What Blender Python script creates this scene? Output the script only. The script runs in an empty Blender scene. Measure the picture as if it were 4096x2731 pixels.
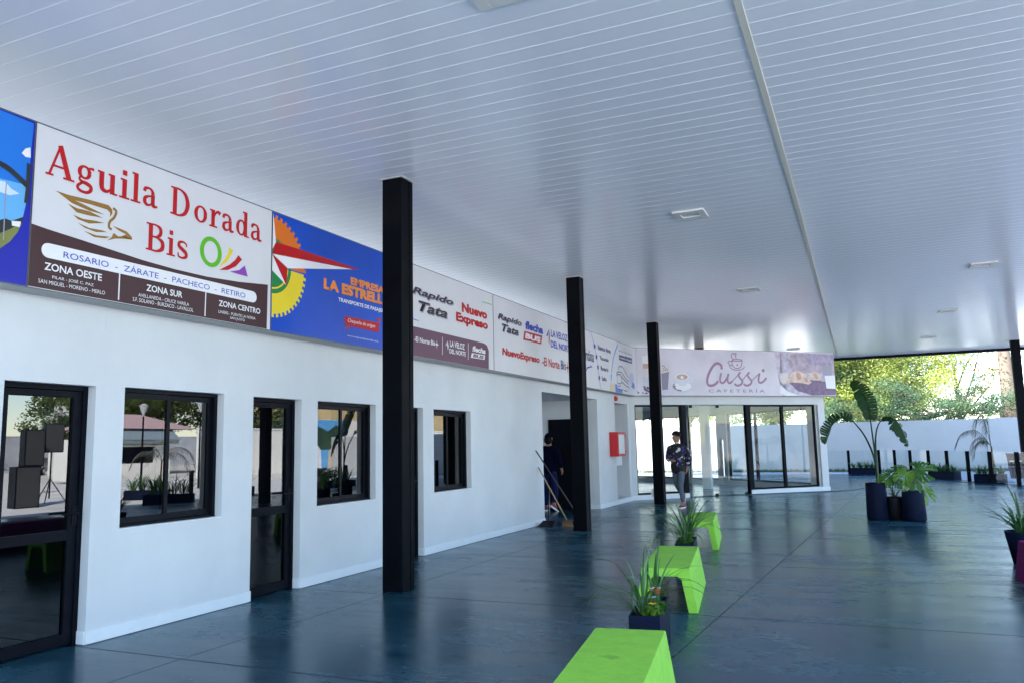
import bpy, bmesh, math, random
from mathutils import Vector, Matrix
random.seed(11)
S = bpy.context.scene
COL = S.collection
PI = math.pi
# ---------------------------------------------------------------- camera
cam_d = bpy.data.cameras.new('camera')
cam_d.sensor_width = 36.0
cam_d.lens = 27.969
cam_d.clip_start = 0.05
cam_d.clip_end = 2000.0
cam = bpy.data.objects.new('camera', cam_d)
COL.objects.link(cam)
yaw, pitch, roll = math.radians(24.0014), math.radians(7.4308), math.radians(-1.2273)
fwd = Vector((-math.sin(yaw) * math.cos(pitch), math.cos(yaw) * math.cos(pitch), math.sin(pitch)))
rgt = Vector((math.cos(yaw), math.sin(yaw), 0))
upv = rgt.cross(fwd)
r2 = math.cos(roll) * rgt + math.sin(roll) * upv
u2 = -math.sin(roll) * rgt + math.cos(roll) * upv
cam.matrix_world = Matrix(((r2.x, u2.x, -fwd.x, 5.824), (r2.y, u2.y, -fwd.y, 0.0), (r2.z, u2.z, -fwd.z, 1.5), (0, 0, 0, 1)))
S.camera = cam
# ---------------------------------------------------------------- sky, sun, exposure
SUN_EL = math.radians(40.0)
SUN_TRAVEL = Vector((0.6 * math.cos(SUN_EL), 0.8 * math.cos(SUN_EL), -math.sin(SUN_EL)))
W = bpy.data.worlds.new('World')
S.world = W
W.use_nodes = True
nt = W.node_tree
nt.nodes.clear()
sky = nt.nodes.new('ShaderNodeTexSky')
sky.sky_type = 'NISHITA'
sky.sun_disc = False
sky.sun_elevation = SUN_EL
sky.sun_rotation = math.radians(216.9)
sky.air_density = 1.0
sky.dust_density = 0.15
sky.ozone_density = 2.6
bg = nt.nodes.new('ShaderNodeBackground')
bg.inputs['Strength'].default_value = 0.15
wo = nt.nodes.new('ShaderNodeOutputWorld')
nt.links.new(sky.outputs[0], bg.inputs['Color'])
nt.links.new(bg.outputs[0], wo.inputs['Surface'])
sun_d = bpy.data.lights.new('sun', 'SUN')
sun_d.energy = 5.0
sun_d.angle = math.radians(0.5)
sun_d.color = (1.0, 0.97, 0.92)
sun = bpy.data.objects.new('sun', sun_d)
COL.objects.link(sun)
sun.rotation_euler = SUN_TRAVEL.to_track_quat('-Z', 'Y').to_euler()
sun.location = (-40, -50, 40)
S.view_settings.view_transform = 'Standard'
S.view_settings.look = 'None'
S.view_settings.gamma = 1.0
S.view_settings.exposure = 2.65
S.render.engine = 'CYCLES'
S.cycles.use_denoising = True
S.cycles.max_bounces = 10
S.cycles.diffuse_bounces = 5
S.cycles.glossy_bounces = 5
S.cycles.transparent_max_bounces = 16
S.cycles.sample_clamp_indirect = 6.0

# ---------------------------------------------------------------- materials
MATS = {}
def mat(name, col, rough=0.6, metal=0.0, var=0.0, vscale=3.0, bump=0.0, bscale=40.0, spec=0.5, stretch=None, rvar=0.0, col2=None, coat=0.0, trans=0.0):
    if name in MATS: return MATS[name]
    m = bpy.data.materials.new(name)
    m.use_nodes = True
    n = m.node_tree.nodes; l = m.node_tree.links
    b = n['Principled BSDF']
    b.inputs['Base Color'].default_value = (*col, 1)
    b.inputs['Roughness'].default_value = rough
    b.inputs['Metallic'].default_value = metal
    b.inputs['Specular IOR Level'].default_value = spec
    if coat: b.inputs['Coat Weight'].default_value = coat
    if var or bump or rvar:
        tc = n.new('ShaderNodeTexCoord'); src = tc.outputs['Object']
        if stretch:
            mp = n.new('ShaderNodeMapping'); mp.inputs['Scale'].default_value = stretch
            l.new(src, mp.inputs[0]); src = mp.outputs[0]
    if var or rvar:
        t = n.new('ShaderNodeTexNoise'); t.inputs['Scale'].default_value = vscale
        t.inputs['Detail'].default_value = 8; t.inputs['Roughness'].default_value = 0.62
        l.new(src, t.inputs['Vector'])
    if var:
        c2 = col2 or tuple(min(1, c * (1 + var)) for c in col)
        c1 = col if col2 else tuple(c * (1 - var) for c in col)
        rp = n.new('ShaderNodeValToRGB')
        rp.color_ramp.elements[0].position = 0.32; rp.color_ramp.elements[1].position = 0.68
        rp.color_ramp.elements[0].color = (*c1, 1); rp.color_ramp.elements[1].color = (*c2, 1)
        l.new(t.outputs['Fac'], rp.inputs[0]); l.new(rp.outputs[0], b.inputs['Base Color'])
    if rvar:
        mr = n.new('ShaderNodeMapRange')
        mr.inputs[1].default_value = 0.3; mr.inputs[2].default_value = 0.7
        mr.inputs[3].default_value = max(0.02, rough - rvar); mr.inputs[4].default_value = rough + rvar
        l.new(t.outputs['Fac'], mr.inputs[0]); l.new(mr.outputs[0], b.inputs['Roughness'])
    if bump:
        t2 = n.new('ShaderNodeTexNoise'); t2.inputs['Scale'].default_value = bscale
        t2.inputs['Detail'].default_value = 6
        l.new(src, t2.inputs['Vector'])
        bp = n.new('ShaderNodeBump'); bp.inputs['Strength'].default_value = bump; bp.inputs['Distance'].default_value = 0.01
        l.new(t2.outputs['Fac'], bp.inputs['Height']); l.new(bp.outputs[0], b.inputs['Normal'])
    if trans:
        tr = n.new('ShaderNodeBsdfTranslucent')
        mx = n.new('ShaderNodeMixShader'); mx.inputs[0].default_value = trans
        src_c = b.inputs['Base Color'].links[0].from_socket if b.inputs['Base Color'].is_linked else None
        if src_c: l.new(src_c, tr.inputs[0])
        else: tr.inputs[0].default_value = (*col, 1)
        out = n['Material Output']
        l.new(b.outputs[0], mx.inputs[1]); l.new(tr.outputs[0], mx.inputs[2]); l.new(mx.outputs[0], out.inputs[0])
    MATS[name] = m
    return m

def glass(name, tint, ior):
    m = bpy.data.materials.new(name); m.use_nodes = True
    n = m.node_tree.nodes; l = m.node_tree.links
    n.remove(n['Principled BSDF'])
    tr = n.new('ShaderNodeBsdfTransparent'); tr.inputs[0].default_value = (*tint, 1)
    gl = n.new('ShaderNodeBsdfGlossy'); gl.inputs['Roughness'].default_value = 0.0
    fr = n.new('ShaderNodeFresnel'); fr.inputs[0].default_value = ior
    # flat panes: the same Fresnel on both faces
    ge = n.new('ShaderNodeNewGeometry'); vm = n.new('ShaderNodeVectorMath'); vm.operation = 'DOT_PRODUCT'
    ab = n.new('ShaderNodeMath'); ab.operation = 'ABSOLUTE'
    l.new(ge.outputs['Normal'], vm.inputs[0]); l.new(ge.outputs['Incoming'], vm.inputs[1]); l.new(vm.outputs['Value'], ab.inputs[0])
    r0 = ((ior - 1) / (ior + 1)) ** 2
    om = n.new('ShaderNodeMath'); om.operation = 'SUBTRACT'; om.inputs[0].default_value = 1.0; l.new(ab.outputs[0], om.inputs[1])
    pw = n.new('ShaderNodeMath'); pw.operation = 'POWER'; pw.inputs[1].default_value = 5.0; l.new(om.outputs[0], pw.inputs[0])
    ma = n.new('ShaderNodeMath'); ma.operation = 'MULTIPLY_ADD'; ma.inputs[1].default_value = 1 - r0; ma.inputs[2].default_value = r0
    l.new(pw.outputs[0], ma.inputs[0])
    n.remove(fr)
    mx = n.new('ShaderNodeMixShader')
    l.new(ma.outputs[0], mx.inputs[0]); l.new(tr.outputs[0], mx.inputs[1]); l.new(gl.outputs[0], mx.inputs[2])
    l.new(mx.outputs[0], n['Material Output'].inputs[0])
    MATS[name] = m
    return m

# ---------------------------------------------------------------- objects
def tag(o, label=None, cat=None, group=None, kind=None):
    if label: o['label'] = label
    if cat: o['category'] = cat
    if group: o['group'] = group
    if kind: o['kind'] = kind
    return o
def thing(name, label, cat, loc=(0, 0, 0), group=None):
    o = bpy.data.objects.new(name, None); COL.objects.link(o)
    o.empty_display_size = 0.2
    o.location = loc
    return tag(o, label, cat, group)
def wloc(o):
    v = Vector((0, 0, 0))
    while o is not None:
        v += o.location; o = o.parent
    return v
def copy_thing(o, parent=None):
    c = o.copy(); COL.objects.link(c)
    if parent: c.parent = parent
    for ch in list(o.children): copy_thing(ch, c)
    return c

class MB:
    def __init__(s): s.v = []; s.f = []; s.m = []
    def face(s, pts, mi=0):
        k = len(s.v); s.v += [tuple(p) for p in pts]; s.f.append(tuple(range(k, k + len(pts)))); s.m.append(mi)
    def mesh(s, vs, fs, mi=0):
        k = len(s.v); s.v += [tuple(p) for p in vs]
        for f in fs: s.f.append(tuple(i + k for i in f)); s.m.append(mi)
    def box(s, x0, x1, y0, y1, z0, z1, mi=0):
        s.hexa([(x0, y0, z0), (x1, y0, z0), (x1, y1, z0), (x0, y1, z0), (x0, y0, z1), (x1, y0, z1), (x1, y1, z1), (x0, y1, z1)], mi)
    def hexa(s, p, mi=0):
        s.mesh(p, [(3, 2, 1, 0), (4, 5, 6, 7), (0, 1, 5, 4), (1, 2, 6, 5), (2, 3, 7, 6), (3, 0, 4, 7)], mi)
    def fbox(s, F, a0, a1, b0, b1, c0, c1, mi=0):
        # box in a frame F(u, depth, z)
        s.hexa([F(a0, b0, c0), F(a1, b0, c0), F(a1, b1, c0), F(a0, b1, c0), F(a0, b0, c1), F(a1, b0, c1), F(a1, b1, c1), F(a0, b1, c1)], mi)
    def prism(s, poly, fn0, fn1, mi=0):
        n = len(poly); k = len(s.v)
        s.v += [tuple(fn0(*p)) for p in poly] + [tuple(fn1(*p)) for p in poly]
        s.f.append(tuple(range(k + n - 1, k - 1, -1))); s.f.append(tuple(range(k + n, k + 2 * n))); s.m += [mi, mi]
        for i in range(n):
            j = (i + 1) % n; s.f.append((k + i, k + j, k + n + j, k + n + i)); s.m.append(mi)
    def tube(s, path, rad, n=8, mi=0, cap=True):
        path = [Vector(p) for p in path]
        if not isinstance(rad, (list, tuple)): rad = [rad] * len(path)
        k = len(s.v); ref = None
        for i, p in enumerate(path):
            d = (path[min(i + 1, len(path) - 1)] - path[max(i - 1, 0)]).normalized()
            if ref is None:
                ref = Vector((0, 0, 1)) if abs(d.z) < 0.9 else Vector((1, 0, 0))
            a = d.cross(ref).normalized(); b = a.cross(d).normalized(); ref = b
            for j in range(n):
                t = 2 * PI * j / n
                s.v.append(tuple(p + rad[i] * (math.cos(t) * a + math.sin(t) * b)))
        for i in range(len(path) - 1):
            for j in range(n):
                q = (j + 1) % n
                s.f.append((k + i * n + j, k + i * n + q, k + (i + 1) * n + q, k + (i + 1) * n + j)); s.m.append(mi)
        if cap:
            s.f.append(tuple(k + j for j in range(n - 1, -1, -1))); s.m.append(mi)
            e = k + (len(path) - 1) * n
            s.f.append(tuple(e + j for j in range(n))); s.m.append(mi)
    def lathe(s, c, prof, n=24, mi=0):
        k = len(s.v)
        for r, z in prof:
            for j in range(n):
                t = 2 * PI * j / n; s.v.append((c[0] + r * math.cos(t), c[1] + r * math.sin(t), c[2] + z))
        for i in range(len(prof) - 1):
            for j in range(n):
                q = (j + 1) % n
                s.f.append((k + i * n + j, k + i * n + q, k + (i + 1) * n + q, k + (i + 1) * n + j)); s.m.append(mi)
        s.f.append(tuple(k + j for j in range(n - 1, -1, -1))); s.m.append(mi)
        e = k + (len(prof) - 1) * n
        s.f.append(tuple(e + j for j in range(n))); s.m.append(mi)
    def ball(s, c, r, n=10, m=7, mi=0):
        r = r if isinstance(r, (tuple, list)) else (r, r, r)
        k = len(s.v)
        for i in range(1, m):
            p = PI * i / m
            for j in range(n):
                t = 2 * PI * j / n
                s.v.append((c[0] + r[0] * math.sin(p) * math.cos(t), c[1] + r[1] * math.sin(p) * math.sin(t), c[2] + r[2] * math.cos(p)))
        for i in range(m - 2):
            for j in range(n):
                q = (j + 1) % n
                s.f.append((k + i * n + j, k + (i + 1) * n + j, k + (i + 1) * n + q, k + i * n + q)); s.m.append(mi)
        s.v += [(c[0], c[1], c[2] + r[2]), (c[0], c[1], c[2] - r[2])]
        T = len(s.v) - 2
        for j in range(n):
            q = (j + 1) % n
            s.f.append((T, k + j, k + q)); s.m.append(mi)
            e = k + (m - 2) * n
            s.f.append((T + 1, e + q, e + j)); s.m.append(mi)
    def rot(s, ang, c=(0, 0)):
        ca, sa = math.cos(ang), math.sin(ang)
        s.v = [(c[0] + (x - c[0]) * ca - (y - c[1]) * sa, c[1] + (x - c[0]) * sa + (y - c[1]) * ca, z) for x, y, z in s.v]
        return s
    def build(s, name, m, parent=None, smooth=False, bevel=0.0, seg=2, local=False):
        me = bpy.data.meshes.new(name)
        off = wloc(parent) if (parent is not None and not local) else Vector((0, 0, 0))
        me.from_pydata([(x - off.x, y - off.y, z - off.z) for x, y, z in s.v], [], s.f)
        for mm in (m if isinstance(m, (list, tuple)) else [m]): me.materials.append(mm)
        me.polygons.foreach_set('material_index', s.m)
        if smooth: me.polygons.foreach_set('use_smooth', [True] * len(s.f))
        me.update()
        o = bpy.data.objects.new(name, me); COL.objects.link(o)
        if parent is not None: o.parent = parent
        if bevel:
            bv = o.modifiers.new('bevel', 'BEVEL'); bv.width = bevel; bv.segments = seg; bv.limit_method = 'ANGLE'
        return o

def spline(pts, n=6):
    P = [Vector(p) for p in pts]
    if len(P) < 3: return P
    out = []
    for i in range(len(P) - 1):
        p0 = P[max(i - 1, 0)]; p1 = P[i]; p2 = P[i + 1]; p3 = P[min(i + 2, len(P) - 1)]
        for k in range(n):
            t = k / n
            out.append(0.5 * ((2 * p1) + (p2 - p0) * t + (2 * p0 - 5 * p1 + 4 * p2 - p3) * t * t + (3 * p1 - p0 - 3 * p2 + p3) * t ** 3))
    out.append(P[-1])
    return out
def lerp(a, b, t): return a + (b - a) * t

def wall_grid(mb, F, u0, u1, z0, z1, t, openings):
    """a wall sheet of thickness t with rectangular openings; F(u, depth, z), depth grows into the wall"""
    us = sorted(set([u0, u1] + [o[0] for o in openings] + [o[1] for o in openings]))
    zs = sorted(set([z0, z1] + [o[2] for o in openings] + [o[3] for o in openings]))
    inside = lambda a, b: any(o[0] - 1e-6 < a < o[1] + 1e-6 and o[2] - 1e-6 < b < o[3] + 1e-6 for o in openings)
    for i in range(len(us) - 1):
        for j in range(len(zs) - 1):
            a, b, c, d = us[i], us[i + 1], zs[j], zs[j + 1]
            if inside((a + b) / 2, (c + d) / 2): continue
            mb.face([F(a, 0, c), F(b, 0, c), F(b, 0, d), F(a, 0, d)])
            mb.face([F(a, t, d), F(b, t, d), F(b, t, c), F(a, t, c)])
    def edge(a, b): return not inside(a, b) and u0 < a < u1 and z0 < b < z1
    for o in openings:
        a, b, c, d = o
        e = 1e-3
        # reveals, skipped where two openings touch
        if not inside(a - e * 5, (c + d) / 2) : mb.face([F(a, 0, c), F(a, 0, d), F(a, t, d), F(a, t, c)])
        else:
            for q in openings:
                if abs(q[1] - a) < 1e-5 and q[2] > c: mb.face([F(a, 0, c), F(a, 0, q[2]), F(a, t, q[2]), F(a, t, c)])
        if not inside(b + e * 5, (c + d) / 2): mb.face([F(b, 0, d), F(b, 0, c), F(b, t, c), F(b, t, d)])
        else:
            for q in openings:
                if abs(q[0] - b) < 1e-5 and q[2] > c: mb.face([F(b, 0, q[2]), F(b, 0, c), F(b, t, c), F(b, t, q[2])])
        mb.face([F(a, 0, d), F(b, 0, d), F(b, t, d), F(a, t, d)])
        if c > z0 + 1e-6: mb.face([F(b, 0, c), F(a, 0, c), F(a, t, c), F(b, t, c)])
    mb.face([F(u0, 0, z1), F(u1, 0, z1), F(u1, t, z1), F(u0, t, z1)])
    mb.face([F(u0, 0, z0), F(u0, 0, z1), F(u0, t, z1), F(u0, t, z0)])
    mb.face([F(u1, 0, z1), F(u1, 0, z0), F(u1, t, z0), F(u1, t, z1)])
# ---------------------------------------------------------------- material library
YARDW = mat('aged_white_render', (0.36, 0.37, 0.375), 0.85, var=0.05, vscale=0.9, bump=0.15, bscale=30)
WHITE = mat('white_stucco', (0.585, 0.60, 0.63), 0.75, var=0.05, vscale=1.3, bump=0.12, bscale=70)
PLINTH = mat('white_skirting_paint', (0.70, 0.73, 0.77), 0.5, var=0.03, vscale=5)
DARK = mat('black_aluminium', (0.004, 0.005, 0.009), 0.42, var=0.2, vscale=6, spec=0.06)
BRONZE = mat('dark_anodised_aluminium', (0.004, 0.005, 0.009), 0.42, spec=0.10)
STEEL = mat('black_painted_steel', (0.002, 0.0028, 0.005), 0.5, var=0.35, vscale=4, spec=0.05)
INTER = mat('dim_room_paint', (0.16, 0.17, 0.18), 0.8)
ROOF = mat('roof_sheet', (0.35, 0.36, 0.37), 0.6)
LIGHTROOF = mat('pale_roof_membrane', (0.72, 0.72, 0.70), 0.8)
SOFFIT = mat('grey_sign_casing', (0.42, 0.43, 0.43), 0.5, var=0.1, vscale=4)
CASE = mat('lightbox_edge', (0.10, 0.10, 0.12), 0.4)
GLASS_T = glass('tinted_glass', (0.18, 0.22, 0.27), 1.95)
GLASS_P = glass('dark_filmed_glass', (0.10, 0.13, 0.17), 1.42)
GLASS_C = glass('clear_glass', (0.90, 0.94, 0.93), 1.5)
CREAM = mat('cream_trim', (0.66, 0.64, 0.55), 0.6)
CEIL = mat('glossy_pvc_board', (0.82, 0.845, 0.91), 0.17, spec=0.55)
CJOINT = mat('pvc_board_joint', (0.86, 0.87, 0.89), 0.7, spec=0.2)
GREEN = mat('green_painted_concrete', (0.25, 0.57, 0.055), 0.7, var=0.09, vscale=9, bump=0.3, bscale=90, spec=0.3)
MAGENTA = mat('magenta_painted_concrete', (0.13, 0.001, 0.075), 0.7, var=0.10, vscale=7, bump=0.3, bscale=90, spec=0.08)
POT = mat('dark_blue_grey_pot', (0.004, 0.008, 0.026), 0.6, var=0.2, vscale=5, bump=0.1, spec=0.08)
SOIL = mat('soil', (0.03, 0.02, 0.013), 0.95, var=0.4, vscale=30, bump=0.8, bscale=60)
LEAF = mat('strap_leaf', (0.028, 0.11, 0.020), 0.4, var=0.4, vscale=8, trans=0.25)
LEAFV = mat('variegated_leaf', (0.13, 0.24, 0.12), 0.45, var=0.45, vscale=6, trans=0.25)
BROAD = mat('glossy_broad_leaf', (0.04, 0.14, 0.016), 0.28, var=0.35, vscale=6, trans=0.35)
BROADL = mat('yellow_green_broad_leaf', (0.12, 0.26, 0.025), 0.3, var=0.35, vscale=7, trans=0.4)
BANANA = mat('banana_leaf', (0.008, 0.034, 0.008), 0.5, var=0.3, vscale=5, trans=0.12, spec=0.15)
STEM = mat('green_stem', (0.06, 0.10, 0.03), 0.5, var=0.3)
BROWNSTEM = mat('brown_stem', (0.10, 0.055, 0.025), 0.7, var=0.3)
ORANGEF = mat('orange_petal', (0.75, 0.12, 0.015), 0.5)
YELLOWF = mat('yellow_petal', (0.85, 0.55, 0.02), 0.5)
WHITEF = mat('white_petal', (0.85, 0.85, 0.88), 0.5)
RED = mat('red_enamel', (0.55, 0.012, 0.018), 0.3, var=0.08)
GREYBOX = mat('grey_white_plastic', (0.68, 0.70, 0.72), 0.45)
WOOD = mat('pale_broom_wood', (0.42, 0.29, 0.15), 0.6, var=0.2, vscale=10)
BRISTLE = mat('straw_bristle', (0.36, 0.22, 0.10), 0.9, var=0.3, vscale=40)
BLACKP = mat('black_plastic', (0.005, 0.006, 0.010), 0.5, spec=0.10)
STEELB = mat('brushed_steel', (0.5, 0.52, 0.54), 0.25, metal=1.0)
DIFF = mat('lamp_diffuser', (0.72, 0.75, 0.76), 0.15)
LFRAME = mat('lamp_frame_paint', (0.70, 0.69, 0.66), 0.45)
SKIN = mat('skin', (0.33, 0.17, 0.115), 0.6, var=0.08, spec=0.25)
HAIR = mat('black_hair', (0.006, 0.005, 0.005), 0.7, spec=0.12)
BRONZEBARK = mat('pale_bark', (0.13, 0.095, 0.07), 0.9, var=0.25, vscale=4, bump=0.8, bscale=12)
BARK = mat('dark_bark', (0.045, 0.032, 0.022), 0.9, var=0.3, vscale=6, bump=0.6, bscale=20)
YLEAF = mat('yellow_green_foliage', (0.26, 0.31, 0.06), 0.6, var=0.3, vscale=0.9, trans=0.45)
DLEAF = mat('dark_green_foliage', (0.040, 0.090, 0.050), 0.6, var=0.4, vscale=0.9, trans=0.3)
MLEAF = mat('mid_green_foliage', (0.09, 0.13, 0.03), 0.6, var=0.45, vscale=0.8, trans=0.35)
OLEAF = mat('autumn_foliage', (0.38, 0.20, 0.04), 0.6, var=0.4, vscale=1.0, trans=0.4)
ASPHALT = mat('pale_concrete_road', (0.62, 0.61, 0.59), 0.9, var=0.2, vscale=0.8, bump=0.3)
EARTH = mat('dusty_ground', (0.60, 0.57, 0.52), 0.95, var=0.35, vscale=0.4)
PAVE = mat('grey_paving', (0.64, 0.63, 0.61), 0.8, var=0.12, vscale=2)
GRASSM = mat('grass', (0.06, 0.10, 0.03), 0.9, var=0.4, vscale=10)

def floor_material():
    m = bpy.data.materials.new('polished_dark_concrete'); m.use_nodes = True
    n = m.node_tree.nodes; l = m.node_tree.links; b = n['Principled BSDF']
    tc = n.new('ShaderNodeTexCoord')
    def noise(scale, st, det=8, ro=0.6):
        mp = n.new('ShaderNodeMapping'); mp.inputs['Scale'].default_value = st; l.new(tc.outputs['Object'], mp.inputs[0])
        t = n.new('ShaderNodeTexNoise'); t.inputs['Scale'].default_value = scale; t.inputs['Detail'].default_value = det; t.inputs['Roughness'].default_value = ro
        l.new(mp.outputs[0], t.inputs['Vector']); return t.outputs['Fac']
    big = noise(0.5, (0.7, 1.0, 1), 4, 0.5); mid = noise(1.9, (0.45, 1.3, 1), 6, 0.58); fine = noise(14, (0.45, 1.2, 1), 6, 0.6); wave = noise(3.0, (0.6, 1.4, 1), 2, 0.4)
    def mth(op, a, bb):
        q = n.new('ShaderNodeMath'); q.operation = op
        for i, x in enumerate((a, bb)):
            if isinstance(x, (int, float)): q.inputs[i].default_value = x
            else: l.new(x, q.inputs[i])
        return q.outputs[0]
    mixn = mth('ADD', mth('ADD', mth('MULTIPLY', big, 0.40), mth('MULTIPLY', mid, 0.42)), mth('MULTIPLY', fine, 0.18))
    rp = n.new('ShaderNodeValToRGB'); e = rp.color_ramp.elements; rp.color_ramp.interpolation = 'EASE'
    e[0].position = 0.30; e[0].color = (0.005, 0.034, 0.058, 1)
    e[1].position = 0.70; e[1].color = (0.028, 0.094, 0.138, 1)
    l.new(mixn, rp.inputs[0])
    # saw-cut joints at fixed places in the slab
    sep = n.new('ShaderNodeSeparateXYZ'); l.new(tc.outputs['Object'], sep.inputs[0])
    X, Y = sep.outputs[0], sep.outputs[1]
    def line(val, w): return mth('LESS_THAN', mth('ABSOLUTE', val, 0), w)
    lines = [mth('SUBTRACT', Y, c) for c in (-1.4, 1.6, 4.55, 7.22, 10.2, 13.1, 16.0, 18.9, 21.8, 24.7, 27.6, 30.5)]
    wid = [0.009] * len(lines)
    for x0, k in ((1.09, 0.0), (4.14, 0.052), (7.9, 0.0), (-2.2, 0.0)):
        lines.append(mth('SUBTRACT', mth('SUBTRACT', X, x0), mth('MULTIPLY', Y, k))); wid.append(0.006)
    acc = None
    for q, w in zip(lines, wid):
        a = line(q, w); acc = a if acc is None else mth('MAXIMUM', acc, a)
    mx = n.new('ShaderNodeMix'); mx.data_type = 'RGBA'
    l.new(acc, mx.inputs['Factor']); l.new(rp.outputs[0], mx.inputs['A']); mx.inputs['B'].default_value = (0.004, 0.012, 0.020, 1)
    l.new(mx.outputs['Result'], b.inputs['Base Color'])
    mr = n.new('ShaderNodeMapRange'); mr.inputs[1].default_value = 0.25; mr.inputs[2].default_value = 0.75; mr.interpolation_type = 'SMOOTHSTEP'
    mr.inputs[3].default_value = 0.14; mr.inputs[4].default_value = 0.36
    l.new(mixn, mr.inputs[0]); l.new(mth('MAXIMUM', mr.outputs[0], mth('MULTIPLY', acc, 0.45)), b.inputs['Roughness'])
    l.new(mth('MULTIPLY', mth('SUBTRACT', 1.0, mth('MULTIPLY', acc, 0.4)), 0.30), b.inputs['Specular IOR Level']); b.inputs['Specular Tint'].default_value = (0.35, 0.75, 1.0, 1)
    h = mth('SUBTRACT', mth('ADD', wave, mth('MULTIPLY', fine, 0.10)), mth('MULTIPLY', acc, 1.5))
    bp = n.new('ShaderNodeBump'); bp.inputs['Strength'].default_value = 0.13; bp.inputs['Distance'].default_value = 0.004
    l.new(h, bp.inputs['Height']); l.new(bp.outputs[0], b.inputs['Normal'])
    return m
FLOOR = floor_material()

def paving_material():
    m = mat('striped_paving_base', (0.30, 0.31, 0.33), 0.75, var=0.12, vscale=2)
    return m

INK = {}
def ink(name, col, rough=0.36):
    INK[name] = mat('print_' + name.replace('_ink', '').replace('1', '_deep').replace('2', '_mid').replace('3', '_soft'), col, rough, var=0.30 if nm[:4] in ('phot', 'bean', 'past') else 0.03, vscale=7 if nm[:4] in ('phot', 'bean', 'past') else 3, spec=0.22)
for nm, c in dict(blue_ink=(0.02, 0.04, 0.42), white_ink=(0.72, 0.72, 0.76), brown_ink=(0.050, 0.020, 0.024), yellow_ink=(0.72, 0.55, 0.03), red_ink=(0.42, 0.008, 0.012),
                  red_ink2=(0.40, 0.03, 0.03), purple_ink=(0.24, 0.06, 0.40), gold_ink=(0.26, 0.14, 0.03), green_ink=(0.10, 0.42, 0.02), dgreen_ink=(0.02, 0.20, 0.06), orange_ink=(0.75, 0.24, 0.04),
                  dorange_ink=(0.62, 0.15, 0.02), black_ink=(0.03, 0.02, 0.028), plum_ink=(0.115, 0.05, 0.09), navy_ink=(0.025, 0.03, 0.14), sky_ink=(0.015, 0.16, 0.62), sky_ink2=(0.12, 0.38, 0.72),
                  sky_ink3=(0.10, 0.18, 0.60), cloud_ink=(0.55, 0.65, 0.80), grass_ink=(0.18, 0.20, 0.06), dark_ink=(0.02, 0.025, 0.03), steel_ink=(0.30, 0.30, 0.38), beige_ink=(0.58, 0.48, 0.36),
                  lilac_ink=(0.48, 0.46, 0.66), mauve_ink=(0.33, 0.19, 0.31), photo0_ink=(0.52, 0.46, 0.58), photo1_ink=(0.46, 0.42, 0.54), photo2_ink=(0.40, 0.33, 0.42), photo3_ink=(0.33, 0.29, 0.42), bean_ink=(0.17, 0.11, 0.20),
                  pastry_ink=(0.60, 0.46, 0.40), pastry2_ink=(0.46, 0.30, 0.24), cream_ink=(0.62, 0.56, 0.58), glass_ink=(0.52, 0.54, 0.68), caramel_ink=(0.48, 0.33, 0.27), mocha_ink=(0.24, 0.21, 0.30), cup_ink=(0.60, 0.61, 0.74)).items():
    ink(nm, c)
PANEL_W = mat('sign_vinyl_pale_grey', (0.60, 0.60, 0.64), 0.34, var=0.03, vscale=2, spec=0.25)
PANEL_B = mat('sign_vinyl_blue', (0.006, 0.065, 0.46), 0.30, var=0.12, vscale=1.2, spec=0.25)
PANEL_D = mat('sign_vinyl_deep_blue', (0.008, 0.014, 0.34), 0.32, spec=0.25)
PANEL_L = mat('sign_vinyl_lilac', (0.60, 0.57, 0.66), 0.38, var=0.10, vscale=1.1, spec=0.25)
# ---------------------------------------------------------------- ground, floor, paving
FENCE = [(4.88, 36.9), (6.05, 36.8), (6.62, 36.0), (7.14, 34.8), (7.70, 33.6), (8.20, 32.2), (8.70, 30.7), (9.17, 29.2), (9.70, 27.8)]
g = MB(); g.face([(-400, -400, -0.16), (500, -400, -0.16), (500, 500, -0.16), (-400, 500, -0.16)])
tag(g.build('ground', EARTH), kind='structure')
g = MB()
poly = [(-6, -4.0), (13.2, -4.0), (13.2, 22.0), (10.4, 26.2)] + [(x + 0.25, y + 0.25) for x, y in reversed(FENCE)] + [(3.6, 37.2), (-6, 37.2)]
g.prism(poly, lambda x, y: (x, y, -0.14), lambda x, y: (x, y, 0.0))
tag(g.build('floor', FLOOR), kind='structure')
g = MB(); g.face([(-30, 20, -0.012), (13.4, 20, -0.012), (13.4, 40.5, -0.012), (-30, 40.5, -0.012)])
pv = mat('grooved_paving', (0.30, 0.31, 0.34), 0.7, var=0.1, vscale=2)
nn = pv.node_tree.nodes; ll = pv.node_tree.links
tcn = nn.new('ShaderNodeTexCoord'); wv = nn.new('ShaderNodeTexWave'); wv.inputs['Scale'].default_value = 3.0; wv.bands_direction = 'DIAGONAL'
ll.new(tcn.outputs['Object'], wv.inputs[0])
bpn = nn.new('ShaderNodeBump'); bpn.inputs['Strength'].default_value = 0.9; bpn.inputs['Distance'].default_value = 0.03
ll.new(wv.outputs['Fac'], bpn.inputs['Height']); ll.new(bpn.outputs[0], nn['Principled BSDF'].inputs['Normal'])
tag(g.build('pavement', pv), kind='structure')
g = MB(); g.face([(-30, -60, -0.11), (13.45, -60, -0.11), (13.45, -4.02, -0.11), (-30, -4.02, -0.11)])
tag(g.build('plaza', PAVE), kind='structure')
g = MB(); g.face([(13.5, -60, -0.10), (26, -60, -0.10), (26, 120, -0.10), (13.5, 120, -0.10)])
tag(g.build('street', ASPHALT), kind='structure')
g = MB(); g.box(26, 32.5, -60, 120, -0.155, 0.02)
tag(g.build('far_pavement', PAVE), kind='structure')

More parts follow.
